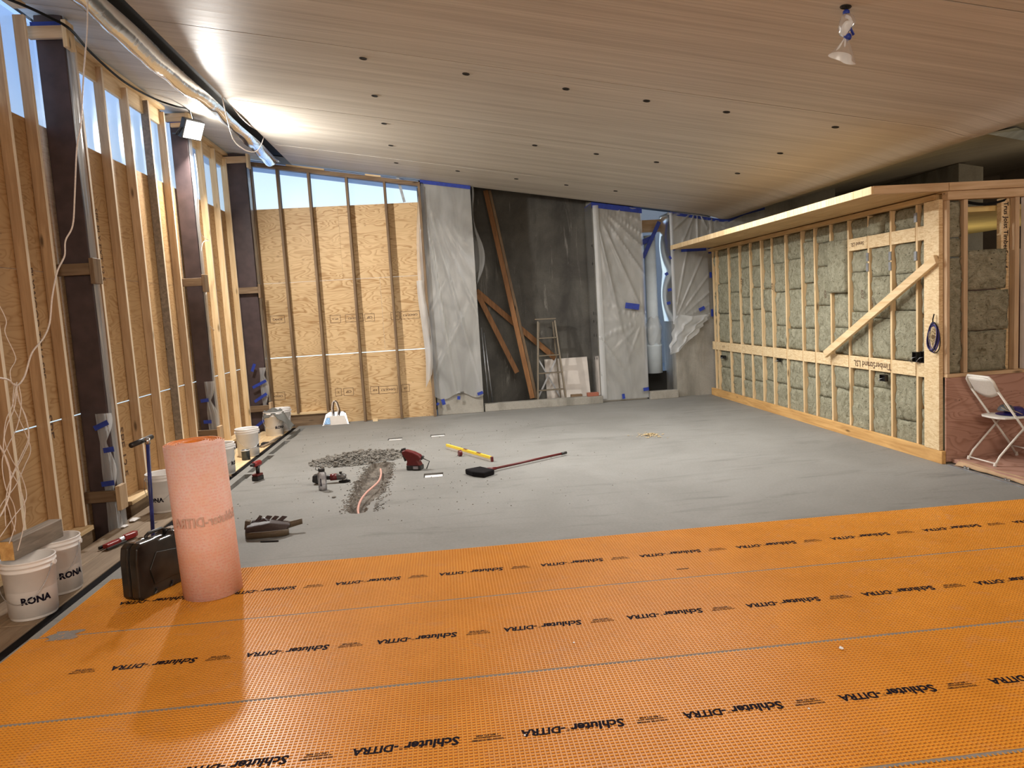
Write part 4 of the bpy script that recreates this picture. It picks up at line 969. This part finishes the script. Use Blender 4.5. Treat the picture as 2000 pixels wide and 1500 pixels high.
# ---- plastic covering the ceiling slot
def sl(u, v):
    y = -3+v*15.35; ph = math.sin(math.pi*u)
    x = -2.63+u*(.23+.01*math.sin(y*3)); z0 = zc(-2.45)-.01+(-.163*(u-.5)*.3)
    sag = .13+.05*math.sin(y*1.1)+.03*noise.noise(Vector((y*2, 0, 0))); w_ = .012*noise.noise(Vector((u*3, y*1.6, 0)))+.012*ridge(y*1.9+u*2.2)*ph
    end = min(1, (12.36-y)/.35); return (x, y, z0-(sag*ph**.7)*max(0.05, end)**.6+w_*ph)
e_ = empty('slot_plastic', (-2.45, 5, 4.1), label='grey plastic film taped in a bulge along the black ceiling slot', cat='plastic sheet')
MB().grid(sl, 12, 420).build('film', M['film_slot'], e_, smooth=True)
p = Vector((-2.63, 7.3, zc(-2.63)-.012)); b = MB(); b.box(-2.66, -2.58, 7.2, 7.62, p.z-.012, p.z-.008); b.build('tape_strip', M['tape'], e_)
b = MB(); b.box(-2.645, -2.620, -3, 11.9, zc(-2.63)-.010, zc(-2.63)-.004); b.build('black_tape_line', M['black'], e_)

# ---- flood lamp
dirf = Vector((.72, -.50, -.48)).normalized(); lp = FLOOD-dirf*.10+Vector((0, 0, 0))
q = dirf.to_track_quat('Y', 'Z').to_euler()
fl_ = empty('flood_lamp', tuple(lp), tuple(q), label='glaring work flood lamp fixed beside the middle column near the ceiling', cat='lamp')
b = MB(); b.box(-.14, .14, -.09, -.002, -.12, .12); b.build('housing', M['black'], fl_, local=True, bev=.01, seg=2)
b = MB(); b.box(-.125, .125, .0, .006, -.105, .105); b.build('light_panel', M['lamp'], fl_, local=True)
b = MB(); b.tube([(-.155, -.04, 0), (-.155, -.10, -.10), (-.155, -.16, -.12), (.155, -.16, -.12), (.155, -.10, -.10), (.155, -.04, 0)], .010, 6); b.build('bracket', M['black'], fl_, local=True)
b = MB(); b.bar((-3.17, 9.72, 4.24), (-2.90, 9.70, 4.24), .038, .05); b.build('timber_arm', M['pine_x'], wl, bev=.002)

# ---- wrapped pendant hanging from the ceiling
px_, py_ = 2.64, 4.6; zt = zc(px_); e_ = empty('wrapped_pendant', (px_, py_, zt-.3), label='ceiling pendant wrapped in clear plastic and blue tape', cat='lamp')
b = MB(); b.tube([(px_, py_, zt+.0), (px_+.01, py_, zt-.05)], .006, 6); b.build('wire', M['black_cord'], e_)
def pend(u, v):
    a = 2*math.pi*u; z = -.04-.14*v; r_ = .012+.036*math.sin(math.pi*v)**.7*(1+.25*noise.noise(Vector((math.cos(a)*2, math.sin(a)*2, v*5)))); return (px_+.012*math.sin(v*5)+r_*math.cos(a), py_+r_*math.sin(a), zt+z)
MB().grid(pend, 20, 14).build('upper_bag', M['film_thick'], e_, smooth=True)
def pend2(u, v):
    a = 2*math.pi*u; z = -.185-.125*v*(1+.28*math.sin(a*1+1.2)*v); r_ = .012+.065*v*(1+.35*math.sin(a*3)); return (px_-.02*v+r_*math.cos(a), py_+.5*r_*math.sin(a), zt+z)
MB().grid(pend2, 30, 12).build('skirt', M['film_thick'], e_, smooth=True)
MB().lathe([(.016, -.06), (.021, -.055), (.020, -.028), (.012, -.02)], 12, (px_+.003, py_, zt)).build('tape_wrap', M['tape'], e_, smooth=True)
MB().lathe([(.019, -.20), (.024, -.19), (.023, -.175), (.016, -.165)], 12, (px_+.01, py_, zt)).build('tape_wrap', M['tape'], e_, smooth=True)
b = MB(); b.bar((px_+.01, py_-.03, zt-.14), (px_+.03, py_-.035, zt-.185), .004, .02, (0, 1, 0)); b.build('tape_wrap', M['tape'], e_)

# ---- recess contents
def thing(b, name, mat, label, cat, **k): return tag(b.build(name, mat, **k), label, cat)
thing(MB().bar(AY(948, 372, 13.25), AY(1040, 778, 13.0), .036, .085, (1, 0, 0)), 'leaning_beam', M['orange_x'], 'long orange timber leaning from ceiling to kerb in the recess', 'wood', bev=.003)
thing(MB().bar(AY(956, 372, 13.30), AY(1048, 778, 13.06), .03, .05, (1, 0, 0)), 'leaning_batten', M['old_z'], 'thin darker batten leaning against the long orange timber', 'wood', bev=.003)
thing(MB().bar(AY(930, 568, 13.40), AY(1085, 700, 13.38), .05, .10, (0, 0, 1)), 'wall_brace', M['orange_x'], 'short orange board crossing behind the leaning timber', 'wood', bev=.003)
thing(MB().bar(AY(933, 575, 13.33), AY(1010, 728, 13.2), .04, .09, (1, 0, 0)), 'steep_board', M['orange_x'], 'steep orange board propped left of the leaning timber', 'wood', bev=.003)
for i, (a, c_) in enumerate(((940, 955), (945, 963))):
    thing(MB().tube([AY(a, 640+i*10, 13.0+.1*i), Vector((AY(c_, 786, 12.9+.05*i).x, 12.9+.05*i, .005))], .012, 8), 'leaning_conduit', M['galv'], ('left' if i == 0 else 'right')+' grey conduit leaning behind the left pier', 'pipe', smooth=True)
ld = empty('stepladder', (1.85, 13.05, 0), label='old wooden stepladder standing in the recess', cat='ladder')
tl0, tr0 = AY(1050, 628, 13.18), AY(1083, 626, 13.18); bl0, br0 = AY(1050, 782, 12.95), AY(1106, 776, 12.95); bl0.z = br0.z = .0
for a, c_ in ((tl0, bl0), (tr0, br0)): MB().bar(a, c_, .028, .07, (0, 1, 0)).build('side_rail', M['alu'], ld, bev=.002)
MB().bar(AY(1044, 624, 13.18), AY(1085, 622, 13.18), .10, .022).build('top_cap', M['alu'], ld, bev=.002)
for py in (657, 689, 721, 752):
    t = (py-626)/(779-626); MB().bar(tl0.lerp(bl0, t), tr0.lerp(br0, t), .085, .02).build('tread', M['alu'], ld, bev=.002)
rl, rr0 = tl0+Vector((.03, .04, -.02)), tr0+Vector((-.03, .04, -.02)); rbl, rbr = bl0+Vector((.03, .30, 0)), br0+Vector((-.05, .30, 0))
for a, c_ in ((rl, rbl), (rr0, rbr)): MB().bar(a, c_, .022, .03, (0, 1, 0)).build('rear_leg', M['alu'], ld)
MB().bar(rl.lerp(rbl, .45), rr0.lerp(rbr, .95), .008, .025).build('cross_brace', M['galv'], ld); MB().bar(rr0.lerp(rbr, .45), rl.lerp(rbl, .95), .008, .03).build('cross_brace', M['galv'], ld)
p0, p1 = AY(1063, 705, 13.42), AY(1146, 698, 13.42)
thing(MB().hexa([(p0.x, 13.30, .0), (p1.x+.02, 13.30, .0), (p1.x+.02, 13.315, .0), (p0.x, 13.315, .0), (p0.x, 13.40, .78), (p1.x, 13.40, .78), (p1.x, 13.415, .78), (p0.x, 13.415, .78)]), 'leaning_sheet', M['whiteboard'], 'pale square panel leaning on the dark wall behind the stepladder', 'panel')
p = AY(1155, 765, 12.72); thing(MB().box(p.x-.08, p.x+.12, 12.66, 12.76, .131, .195), 'brick', M['brick'], 'reddish brick sitting on the kerb at the right of the recess', 'brick', bev=.004)
p = AY(1128, 772, 12.9); thing(MB().box(p.x-.12, p.x+.08, 12.85, 12.95, .001, .16), 'dark_brick', M['old_x'], 'dark wood block behind the kerb beside the reddish brick', 'wood block', bev=.004)

# ---- scoop pan against far wall
e_ = empty('hand_scoop_pan', (-1.87, 12.42, .001), label='white metal pan with looped rope handle leaning on the far plywood', cat='pan')
b = MB(); b.prism([(-2.10, 12.36, .0), (-1.67, 12.36, .0), (-1.72, 12.46, .17), (-1.77, 12.475, .205), (-1.99, 12.475, .205), (-2.05, 12.46, .17)], (0, .012, 0)); b.build('back_plate', M['galv'], e_)
b = MB(); b.prism([(-2.09, 12.35, .001), (-1.69, 12.35, .001), (-1.74, 12.44, .14), (-2.03, 12.44, .14)], (0, -.012, 0)); b.build('pan_face', M['whiteboard'], e_, bev=.003)
b = MB(); b.prism([(-2.07, 12.345, .02), (-1.97, 12.345, .02), (-1.98, 12.415, .12), (-2.04, 12.415, .12)], (0, -.009, 0)); b.build('blue_sticker', M['sticker'], e_)
for s_, m_ in ((0, 'white_cord'), (.025, 'dkleather')):
    b = MB(); b.tube([(-1.94+s_, 12.44, .12), (-1.945+s_, 12.46, .26), (-1.93+s_, 12.47, .36), (-1.90+s_, 12.475, .39), (-1.87+s_, 12.47, .36), (-1.84+s_, 12.46, .24), (-1.86+s_, 12.44, .12)], .010, 6); b.build('rope_handle', M[m_], e_, smooth=True)
thing(MB().box(-1.28, -1.20, 12.42, 12.50, .001, .04), 'wood_scrap', M['pale_x'], 'tiny pale wood scrap at the foot of the far plywood wall', 'wood')

# ---- floor boxes in the slots
for i, (x0, x1, y0, y1) in enumerate(boxes):
    e_ = empty('floor_box', ((x0+x1)/2, (y0+y1)/2, -.05), label=['back left', 'back right', 'front'][i]+' white rectangular floor box recessed in the concrete', cat='floor box', group='recessed floor boxes')
    b = MB(); b.box(x0+.012, x1-.004, y0+.004, y1-.05, -.045, -.010); b.build('liner', M['white_pl'], e_, bev=.003)

# ---- rubble, pipe, debris
def heap_pt(rg):
    while True:
        x = rg.uniform(-1.78, -.55); y = rg.uniform(8.6, 9.8)
        cx_ = -1.15; cy_ = 9.2; q = ((x-cx_)/.62)**2+((y-cy_-(x-cx_)*.12)/.46)**2
        if q < 1 and rg.random() > q*.55: return x, y, 1-q
rg = random.Random(5); b = MB()
for i in range(2600):
    x, y, k = heap_pt(rg); s_ = rg.uniform(.006, .017); q = CH_[rg.randrange(8)]; a = rg.random()*6.28; c_, s2_ = math.cos(a), math.sin(a); z = rg.random()*.045*k+s_*.3
    b.add([(x+(v[0]*c_-v[1]*s2_)*s_, y+(v[0]*s2_+v[1]*c_)*s_, z+v[2]*s_) for v in q[0]], q[1])
for i in range(700):
    t = rg.random(); y = 6.6+t*2.2; s1_ = rg.choice((-1, 1)); x = -.86+s1_*(.11+abs(rg.gauss(0, .055))); s_ = rg.uniform(.003, .012); q = CH_[rg.randrange(8)]
    b.add([(x+v[0]*s_, y+v[1]*s_, s_*.4+v[2]*s_) for v in q[0]], q[1])
tag(b.build('rubble_heap', M['rubble']), 'heap of small broken concrete rubble beside the chiselled trench', 'rubble', kind='stuff')
base_ch = []
for q in CH_:
    b = MB(); b.add(q[0], q[1]); me = b.build('concrete_chunk', M['rubble'], local=True); base_ch.append(me)
nmesh = [o.data for o in base_ch]
for o in base_ch: bpy.data.objects.remove(o)
for i in range(90):
    x, y, k = heap_pt(rg); s_ = rg.uniform(.020, .036); o = bpy.data.objects.new('concrete_chunk', nmesh[i % 8]); COL.objects.link(o)
    o.location = (x, y, .012+.045*k); o.scale = (s_, s_, s_); o.rotation_euler = (rg.uniform(-.4, .4), rg.uniform(-.4, .4), rg.random()*6.28)
    tag(o, 'angular grey concrete chunk lying in the rubble heap', 'rubble', 'larger chunks in the rubble heap')
b = MB()
for i in range(420):
    x = rg.gauss(-.7, 1.1); y = rg.uniform(6.2, 11.5); s_ = rg.uniform(.0025, .008)
    if x < -2.25 or (TR[0]+.2 < x < TR[1]-.2 and TR[2] < y < TR[3]): continue
    q = CH_[rg.randrange(8)]; b.add([(x+v[0]*s_, y+v[1]*s_, s_*.45+v[2]*s_) for v in q[0]], q[1])
tag(b.build('floor_debris', M['trench']), 'scattered crumbs of concrete over the slab around the tools', 'debris', kind='stuff')
for (px, py, s_, nm) in ((705, 881, .05, 'flat rubble piece behind the heap, left one'), (722, 879, .035, 'dark rubble piece behind the heap, right one'), (652, 972, .028, 'flat chip of concrete in front of the water bottle')):
    p = FL(px, py); q = CH_[3]; b = MB(); b.add([(p.x+v[0]*s_, p.y+v[1]*s_, s_*.25+v[2]*s_*.5) for v in q[0]], q[1]); tag(b.build('concrete_chip', M['trench']), nm, 'rubble')
wire('pink_pipe', 'bent pink pipe exposed in the chiselled trench', [Vector((p.x, p.y, z)) for p, z in zip([FL(*q) for q in ((743, 913), (744, 925), (738, 942), (716, 962), (704, 976), (699, 990), (700, 999))], (-.02, -.015, .0, .0, -.01, -.02, -.035))], .0115, 'pink_pipe', 'pipe')
b = MB(); p = FL(1270, 851)
for i in range(140):
    a = rg.random()*6.28; r_ = abs(rg.gauss(0, .09)); s_ = rg.uniform(.006, .016); x = p.x+r_*math.cos(a)*1.1; y = p.y+r_*math.sin(a)*1.3; q = CH_[rg.randrange(8)]
    b.add([(x+v[0]*s_*1.6, y+v[1]*s_*.7, .004+s_*.3+max(0, .03-r_*.3)*rg.random()+v[2]*s_*.4) for v in q[0]], q[1])
tag(b.build('sawdust_pile', M['shaving']), 'small pile of pale wood shavings on the open slab', 'shavings', kind='stuff')

# ---- tools on the slab
# spirit level
a, c_ = FL(873, 876), FL(962, 902); ang = math.atan2(c_.y-a.y, c_.x-a.x); L_ = (c_-a).length
e_ = empty('spirit_level', tuple((a+c_)/2), (0, 0, ang), label='yellow and white spirit level lying on the slab', cat='level')
b = MB(); b.box(-L_/2, L_/2-.02, -.012, .012, 0, .055); b.build('body', M['whiteboard'], e_, local=True, bev=.002)
b = MB(); b.box(-L_/2, L_/2-.03, -.0125, .0125, .0555, .0600); b.box(-L_/2, L_/2-.03, -.013, -.0125, .03, .058); b.build('yellow_web', M['yellow'], e_, local=True)
b = MB(); b.box(L_/2-.02, L_/2+.005, -.014, .014, 0, .06); b.build('end_cap', M['dkred'], e_, local=True, bev=.003)
for x in (-.12, .22): b = MB(); b.box(x, x+.09, -.0128, .0128, .0602, .0625); b.build('vial', M['dkred'], e_, local=True)
p = FL(899, 891); e_ = empty('tape_measure', (p.x, p.y, 0), (0, 0, R(20)), label='small dark red tape measure beside the spirit level', cat='tape measure')
b = MB(); b.tube([(-.02, 0, .038), (.02, 0, .038)], .037, 18); b.build('case', M['dkred'], e_, local=True, bev=.004); b = MB(); b.box(-.012, .012, 0, .07, .001, .006); b.build('blade_end', M['blackmat'], e_, local=True)
# broom
a, c_ = FL(958, 917, .03), FL(1106, 884, .03); e_ = empty('floor_broom', tuple(FL(940, 922)), label='red handled broom with a black head lying on the slab', cat='broom')
d_ = (c_-a).normalized(); MB().tube([a, c_-d_*.08], .013, 10).build('handle', M['dkred'], e_, smooth=True); MB().tube([c_-d_*.08, c_], .016, 10).build('end_grip', M['black'], e_, smooth=True)
MB().tube([a-d_*.05, a+d_*.08], [.028, .015], 10).build('socket', M['dkred'], e_, smooth=True)
nn = Vector((-d_.y, d_.x, 0)); A = a-d_*.04
b = MB(); b.prism([A+nn*.13-Vector((0, 0, .028)), A-nn*.13-Vector((0, 0, .028)), A-nn*.17-d_*.17-Vector((0, 0, .028)), A-nn*.02-d_*.21-Vector((0, 0, .028)), A+nn*.15-d_*.19-Vector((0, 0, .028))], (0, 0, .055)); b.build('brush_head', M['blackmat'], e_, bev=.008)
# drill
p = FL(505, 937); e_ = empty('cordless_drill', (p.x, p.y, 0), (0, 0, R(250)), label='red and black cordless drill standing upright near the left slot', cat='drill')
MB().box(-.05, .07, -.04, .04, .0, .05).build('battery', M['black'], e_, local=True, bev=.008, seg=2)
MB().box(-.045, .065, -.038, .038, .05, .075).build('battery_mount', M['dkred'], e_, local=True, bev=.008, seg=2)
MB().tube([(.0, 0, .075), (-.005, 0, .16)], [.021, .024], 10).build('grip', M['black'], e_, local=True, smooth=True)
MB().tube([(-.06, 0, .185), (-.05, 0, .187), (.05, 0, .187), (.07, 0, .187)], [.022, .032, .032, .026], 14).build('motor_body', M['red'], e_, local=True, smooth=True)
MB().tube([(.07, 0, .187), (.12, 0, .187)], [.022, .012], 12).build('chuck', M['black'], e_, local=True, smooth=True)
# angle grinder and bottle
p = FL(650, 943); e_ = empty('angle_grinder', (p.x, p.y, 0), (0, 0, R(0)), label='red and grey angle grinder lying behind the water bottle', cat='grinder')
MB().tube([(-.13, 0, .065), (.0, 0, .062), (.07, 0, .062)], [.024, .027, .032], 12).build('grip_body', M['black'], e_, local=True, smooth=True)
MB().tube([(-.02, 0, .062), (.05, 0, .062)], .036, 12).build('red_housing', M['dkred'], e_, local=True, smooth=True)
MB().tube([(.05, 0, .062), (.12, 0, .062), (.145, 0, .055)], [.036, .034, .024], 12).build('gear_head', M['greytool'], e_, local=True, smooth=True)
MB().lathe([(.03, 0.02), (.032, .04)], 14, (.125, 0, 0)).build('spindle_flange', M['greytool'], e_, local=True, smooth=True)
MB().lathe([(.062, .008), (.062, .013)], 24, (.125, 0, 0)).build('cutting_disc', M['blackmat'], e_, local=True)
b = MB(); b.prism([(-.21, -.04, .03), (-.14, -.04, .0), (-.10, -.04, .06), (-.13, -.04, .115), (-.20, -.04, .10)], (0, .08, 0)); b.build('battery', M['black'], e_, local=True, bev=.008)
MB().tube([(.09, 0, .09), (.09, .0, .115)], .015, 8).build('spindle_lock', M['black'], e_, local=True)
p = FL(631, 957); e_ = empty('water_bottle', (p.x, p.y, .0), label='clear water bottle with a black loop cap standing before the grinder', cat='bottle')
MB().lathe([(.038, .001), (.043, .006), (.044, .17), (.040, .182), (.030, .192), (.030, .20)], 24, cap1=False).build('body', M['bottle'], e_, local=True, smooth=True)
MB().lathe([(.033, .196), (.034, .225), (.028, .23)], 20).build('cap', M['black'], e_, local=True, smooth=True)
MB().tube([(-.03, 0, .205), (-.06, 0, .22), (-.05, 0, .25), (-.01, 0, .245), (0, 0, .232)], .004, 6).build('cap_loop', M['black'], e_, local=True, smooth=True)
MB().lathe([(.040, .008), (.040, .055)], 20).build('water', M['bottle'], e_, local=True, smooth=True)
b = MB(); b.box(-.012, -.002, -.0455, -.0445, .05, .13); b.build('side_print', M['print'], e_, local=True)
# red vacuum / saw body
p = FL(806, 917); e_ = empty('jobsite_blower', (p.x, p.y, .0), (0, 0, R(-20)), label='dark red cordless power tool tipped on its battery by the trench', cat='power tool')
b = MB(); prof2 = [(-.03, .0), (.10, -.0), (.115, .05), (.09, .10), (.13, .125), (.10, .165), (.03, .20), (-.06, .225), (-.10, .215), (-.105, .18), (-.06, .12), (-.045, .09), (-.06, .06)]
b.prism([(x, -.045, z+.005) for x, z in prof2], (0, .09, 0)); b.build('red_body', M['dkred'], e_, local=True, bev=.014, seg=3)
b = MB(); b.box(-.055, .12, -.055, .055, .002, .055); b.build('battery', M['black'], e_, local=True, bev=.01, seg=2)
b = MB(); b.tube([(-.125, 0, .20), (-.11, 0, .23), (-.07, 0, .238)], .014, 8); b.tube([(-.115, 0, .215), (-.075, 0, .10)], .016, 8); b.build('rear_handle', M['black'], e_, local=True, smooth=True)
b = MB(); b.box(.03, .09, -.0565, -.0555, .015, .048); b.build('battery_label', M['greylabel'], e_, local=True)
b = MB(); b.tube([(.12, 0, .14), (.135, 0, .13)], .028, 10); b.build('nose', M['black'], e_, local=True)
b = MB(); b.tube([(.13, 0, .13), (.21, 0, .095), (.17, 0, .01)], .006, 6); b.build('wire_guard', M['black'], e_, local=True)
# tool belt
p = FL(530, 1046); e_ = empty('tool_belt', (p.x, p.y, .0), (0, 0, R(4)), label='dark leather tool belt with pouches in a heap on the slab', cat='tool belt')
b = MB(); b.prism([(-.19, -.04, .05), (-.03, -.045, .04), (.01, .0, .12), (-.05, .06, .15), (-.16, .07, .13)][::1], (.015, .05, -.03)); b.build('pouch', M['dkleather'], e_, local=True, bev=.016, seg=2)
b = MB()
for i, (x, w_) in enumerate(((-.15, .03), (-.09, .05), (-.03, .045), (.03, .05))):
    b.prism([(x, .03, .10), (x+w_, .03, .10), (x+w_+.05, .07, .155-.008*i), (x+.06, .07, .165-.008*i)], (0, .012, -.008))
b.build('pouch_flap', M['dkleather'], e_, local=True, bev=.003)
b = MB(); b.prism([(-.20, -.05, .03), (.13, -.03, .03), (.16, -.02, .08), (.0, -.03, .115), (-.19, -.05, .10)], (0, .09, .01)); b.build('pouch', M['dkleather'], e_, local=True, bev=.012, seg=2)
def belt(u, v):
    a = R(200+u*250); r_ = .15; return (-.03+1.15*r_*math.cos(a), -.02+.55*r_*math.sin(a), .006+.05*v+.01*math.sin(u*6))
MB().grid(belt, 24, 2).build('belt_strap', M['tan'], e_, local=True, smooth=True, solid=.008)
b = MB(); b.grid(lambda u, v: (.08+.17*u, .02+.03*u, .03+.03*u+.055*v*(1-.2*u)), 8, 2); b.build('strap_end', M['tan'], e_, local=True, smooth=True, solid=.006)
b = MB(); b.prism([(-.21, .0, .07), (-.17, .0, .07), (-.16, .02, .13), (-.20, .02, .14)], (0, .05, 0)); b.build('side_holster', M['tan'], e_, local=True, bev=.004)
b = MB(); b.box(.05, .09, -.06, -.03, .03, .04); b.box(.11, .13, -.05, -.02, .03, .04); b.build('buckle', M['chrome'], e_, local=True)
a, c_ = FL(509, 1058, .006), FL(544, 1056.5, .006); thing(MB().tube([a, c_], .006, 6), 'marker_pencil', M['black'], 'black pencil lying in front of the tool belt', 'pencil')
a, c_ = FL(1322, 1112, .006), FL(1345, 1110, .006); thing(MB().tube([a, c_], .003, 5), 'membrane_twig', M['old_x'], 'tiny dark sliver lying on the farthest membrane strip', 'sliver')

# ---- partition things
a, c_ = AX(1612, 692, 4.675), AX(1829, 506, 4.675)
thing(MB().bar(a, c_, .040, .088, (0, 0, 1)), 'diagonal_brace', M['pale_y'], 'diagonal timber brace nailed across the insulated partition', 'wood', bev=.003)
e_ = empty('cable_coil', (4.68, 6.67, 1.2), label='coil of dark blue cable hanging on the partition corner post', cat='cable')
rg = random.Random(2)
for i in range(6):
    pts = []; ry = .075+rg.uniform(-.012, .012); rz = .135+rg.uniform(-.02, .015)
    for k in range(25): a = 2*math.pi*k/24; pts.append((4.675-.004*i+.004*math.sin(a*2+i), 6.675+ry*math.cos(a+.1*i)+.01*math.sin(a), 1.225+rz*math.sin(a)))
    MB().tube(pts, .0045, 6, cap=False).build('cable_loop', M['blue_cord' if i % 4 else 'black_cord'], e_, smooth=True)
MB().tube([(4.675, 6.69, 1.33), (4.67, 6.685, 1.40), (4.68, 6.68, 1.45)], .006, 6).build('hanging_tie', M['black_cord'], e_, smooth=True)
MB().tube([(4.668, 6.675+.05*math.cos(k/10*6.283*2), 1.23+.05*math.sin(k/10*6.283*2)+.02*math.sin(k)) for k in range(22)], .004, 5).build('yellow_cable', M['shaving'], e_, smooth=True)
for (px, py, w_, h_, nm) in ((1791, 697, .07, .10, 'left black electrical box above the strap board on the partition'), (1806, 697, .06, .11, 'right black electrical box above the strap board on the partition'), (1728, 738, .10, .07, 'black electrical box under the strap board on the partition'), (1523, 703, .07, .05, 'small black electrical box in the middle of the partition'), (1414, 697, .16, .05, 'small black electrical box near the far end of the partition')):
    p = AX(px, py, 4.73); e_ = empty('electrical_box', tuple(p), label=nm, cat='electrical box', group='electrical boxes on the partition')
    b = MB(); x = 4.70; y0, y1, z0, z1 = p.y-w_/2, p.y+w_/2, p.z-h_/2, p.z+h_/2
    b.box(x, 4.737, y0, y1, z0, z0+.004); b.box(x, 4.737, y0, y1, z1-.004, z1); b.box(x, 4.737, y0, y0+.004, z0, z1); b.box(x, 4.737, y1-.004, y1, z0, z1); b.box(4.73, 4.737, y0, y1, z0, z1)
    b.build('box_shell', M['black'], e_)
    MB().tube([(4.73, p.y, p.z), (4.69, p.y+.02, p.z-.01), (4.675, p.y+.05, p.z-h_*.4), (4.69, p.y+.01, p.z-h_*.6)], .003, 5).build('wire_tail', M['galv'], e_, smooth=True)

# ---- folding chair
ch = empty('folding_chair', (4.9, 6.34, .051), label='white folding chair beside the red plywood wall', cat='chair')
YS = (6.17, 6.51); Z0 = .055
def ln(a, b_, t): return Vector(a).lerp(Vector(b_), t)
top = Vector((4.865, 0, .86)); ft = Vector((5.40, 0, Z0))
for i, y in enumerate(YS):
    MB().tube([Vector((5.40, y, Z0)), Vector((5.31, y, .20)), Vector((4.93, y, .74))], .011, 8).build('front_leg', M['chairw'], ch, smooth=True)
    MB().tube([Vector((5.28, y, .475)), Vector((5.05, y, .24)), Vector((4.955, y, .14)), Vector((4.905, y, Z0))], .010, 8).build('rear_leg', M['chairw'], ch, smooth=True)
    MB().tube([Vector((5.40, y, Z0-.003)), Vector((5.392, y, Z0+.03))], .014, 8).build('foot_cap', M['chairw'], ch)
    MB().tube([Vector((4.905, y, Z0-.003)), Vector((4.913, y, Z0+.03))], .014, 8).build('foot_cap', M['chairw'], ch)
MB().tube([(4.93, 6.17, .74), (4.885, 6.175, .83), (4.87, 6.21, .865), (4.87, 6.47, .865), (4.885, 6.505, .83), (4.93, 6.51, .74)], .013, 8).build('back_frame', M['chairw'], ch, smooth=True)
MB().tube([(4.915, 6.17, .075), (4.915, 6.51, .075)], .007, 8).build('stretcher', M['chairw'], ch, smooth=True)
MB().tube([(5.34, 6.17, .155), (5.34, 6.51, .155)], .007, 8).build('stretcher', M['chairw'], ch, smooth=True)
def bk(u, v):
    w = math.sin(math.pi*u); z = .855-v*(.14+.05*w); return (4.875+(.855-z)*.62-.018*w, 6.18+u*.32, z)
MB().grid(bk, 16, 6).build('backrest', M['chairw'], ch, smooth=True, solid=.010)
seat = [(5.02, 6.19), (4.985, 6.24), (4.975, 6.34), (4.985, 6.44), (5.02, 6.49), (5.12, 6.515), (5.28, 6.515), (5.37, 6.49), (5.395, 6.34), (5.37, 6.19), (5.28, 6.165), (5.12, 6.165)]
MB().prism([(x, y, .468+(x-5)*.02) for x, y in seat][::-1], (0, 0, .018)).build('seat', M['chairw'], ch, bev=.006, seg=2)
def hat(u, v):
    a = 2*math.pi*u; r_ = .16*v; z = .49+(.055 if v < .45 else .055*max(0, 1-(v-.45)/.15))*(1 if v < 1 else 1)+.008*noise.noise(Vector((u*4, v*3, 0))); return (5.235+r_*math.cos(a), 6.34+r_*.9*math.sin(a), z+.004)
e_ = empty('belt_bundle', (5.22, 6.34, .49), label='dark blue bundle lying on the folding chair seat', cat='cloth')
MB().grid(hat, 26, 10).build('folded_cloth', M['blue_cord'], e_, smooth=True)
def lump(u, v):
    a = 2*math.pi*u; ph = math.pi*v*.5; return (5.14+.06*math.cos(a)*math.cos(ph), 6.33+.08*math.sin(a)*math.cos(ph), .53+.06*math.sin(ph)+.006*noise.noise(Vector((u*6, v*6, 2))))
MB().grid(lump, 16, 8).build('dark_pouch', M['greybin'], e_, smooth=True)
MB().tube([(5.07, 6.27, .60), (5.09, 6.26, .56), (5.10, 6.27, .555), (5.15, 6.2, .53), (5.18, 6.18, .51)], .003, 5).build('tan_string', M['shaving'], e_, smooth=True)
MB().tube([(5.06, 6.29, .57), (5.09, 6.26, .54), (5.12, 6.25, .53), (5.13, 6.2, .52)], .003, 5).build('tan_string', M['shaving'], e_, smooth=True)
# grey bin at the right edge
p = AY(1992, 870, 6.0); e_ = empty('grey_bin', (p.x+.16, 5.85, .05), label='dark grey bin cut by the right edge of the view', cat='bin')
MB().lathe([(.13, .0), (.15, .33), (.158, .335), (.158, .36), (.148, .36), (.13, .03), (.001, .03)], 30, cap1=False).build('tub', M['greybin'], e_, local=True, smooth=True)
MB().lathe([(.13, .0), (.13, .02)], 20, (0, 0, -.0)).build('foot_ring', M['greybin'], e_, local=True)
MB().box(p.x-.02, p.x+.36, 5.68, 6.05, -.27, 0).v and None
print('objects', len(bpy.data.objects), 'tris', sum(len(o.data.polygons) for o in bpy.data.objects if o.type == 'MESH'))
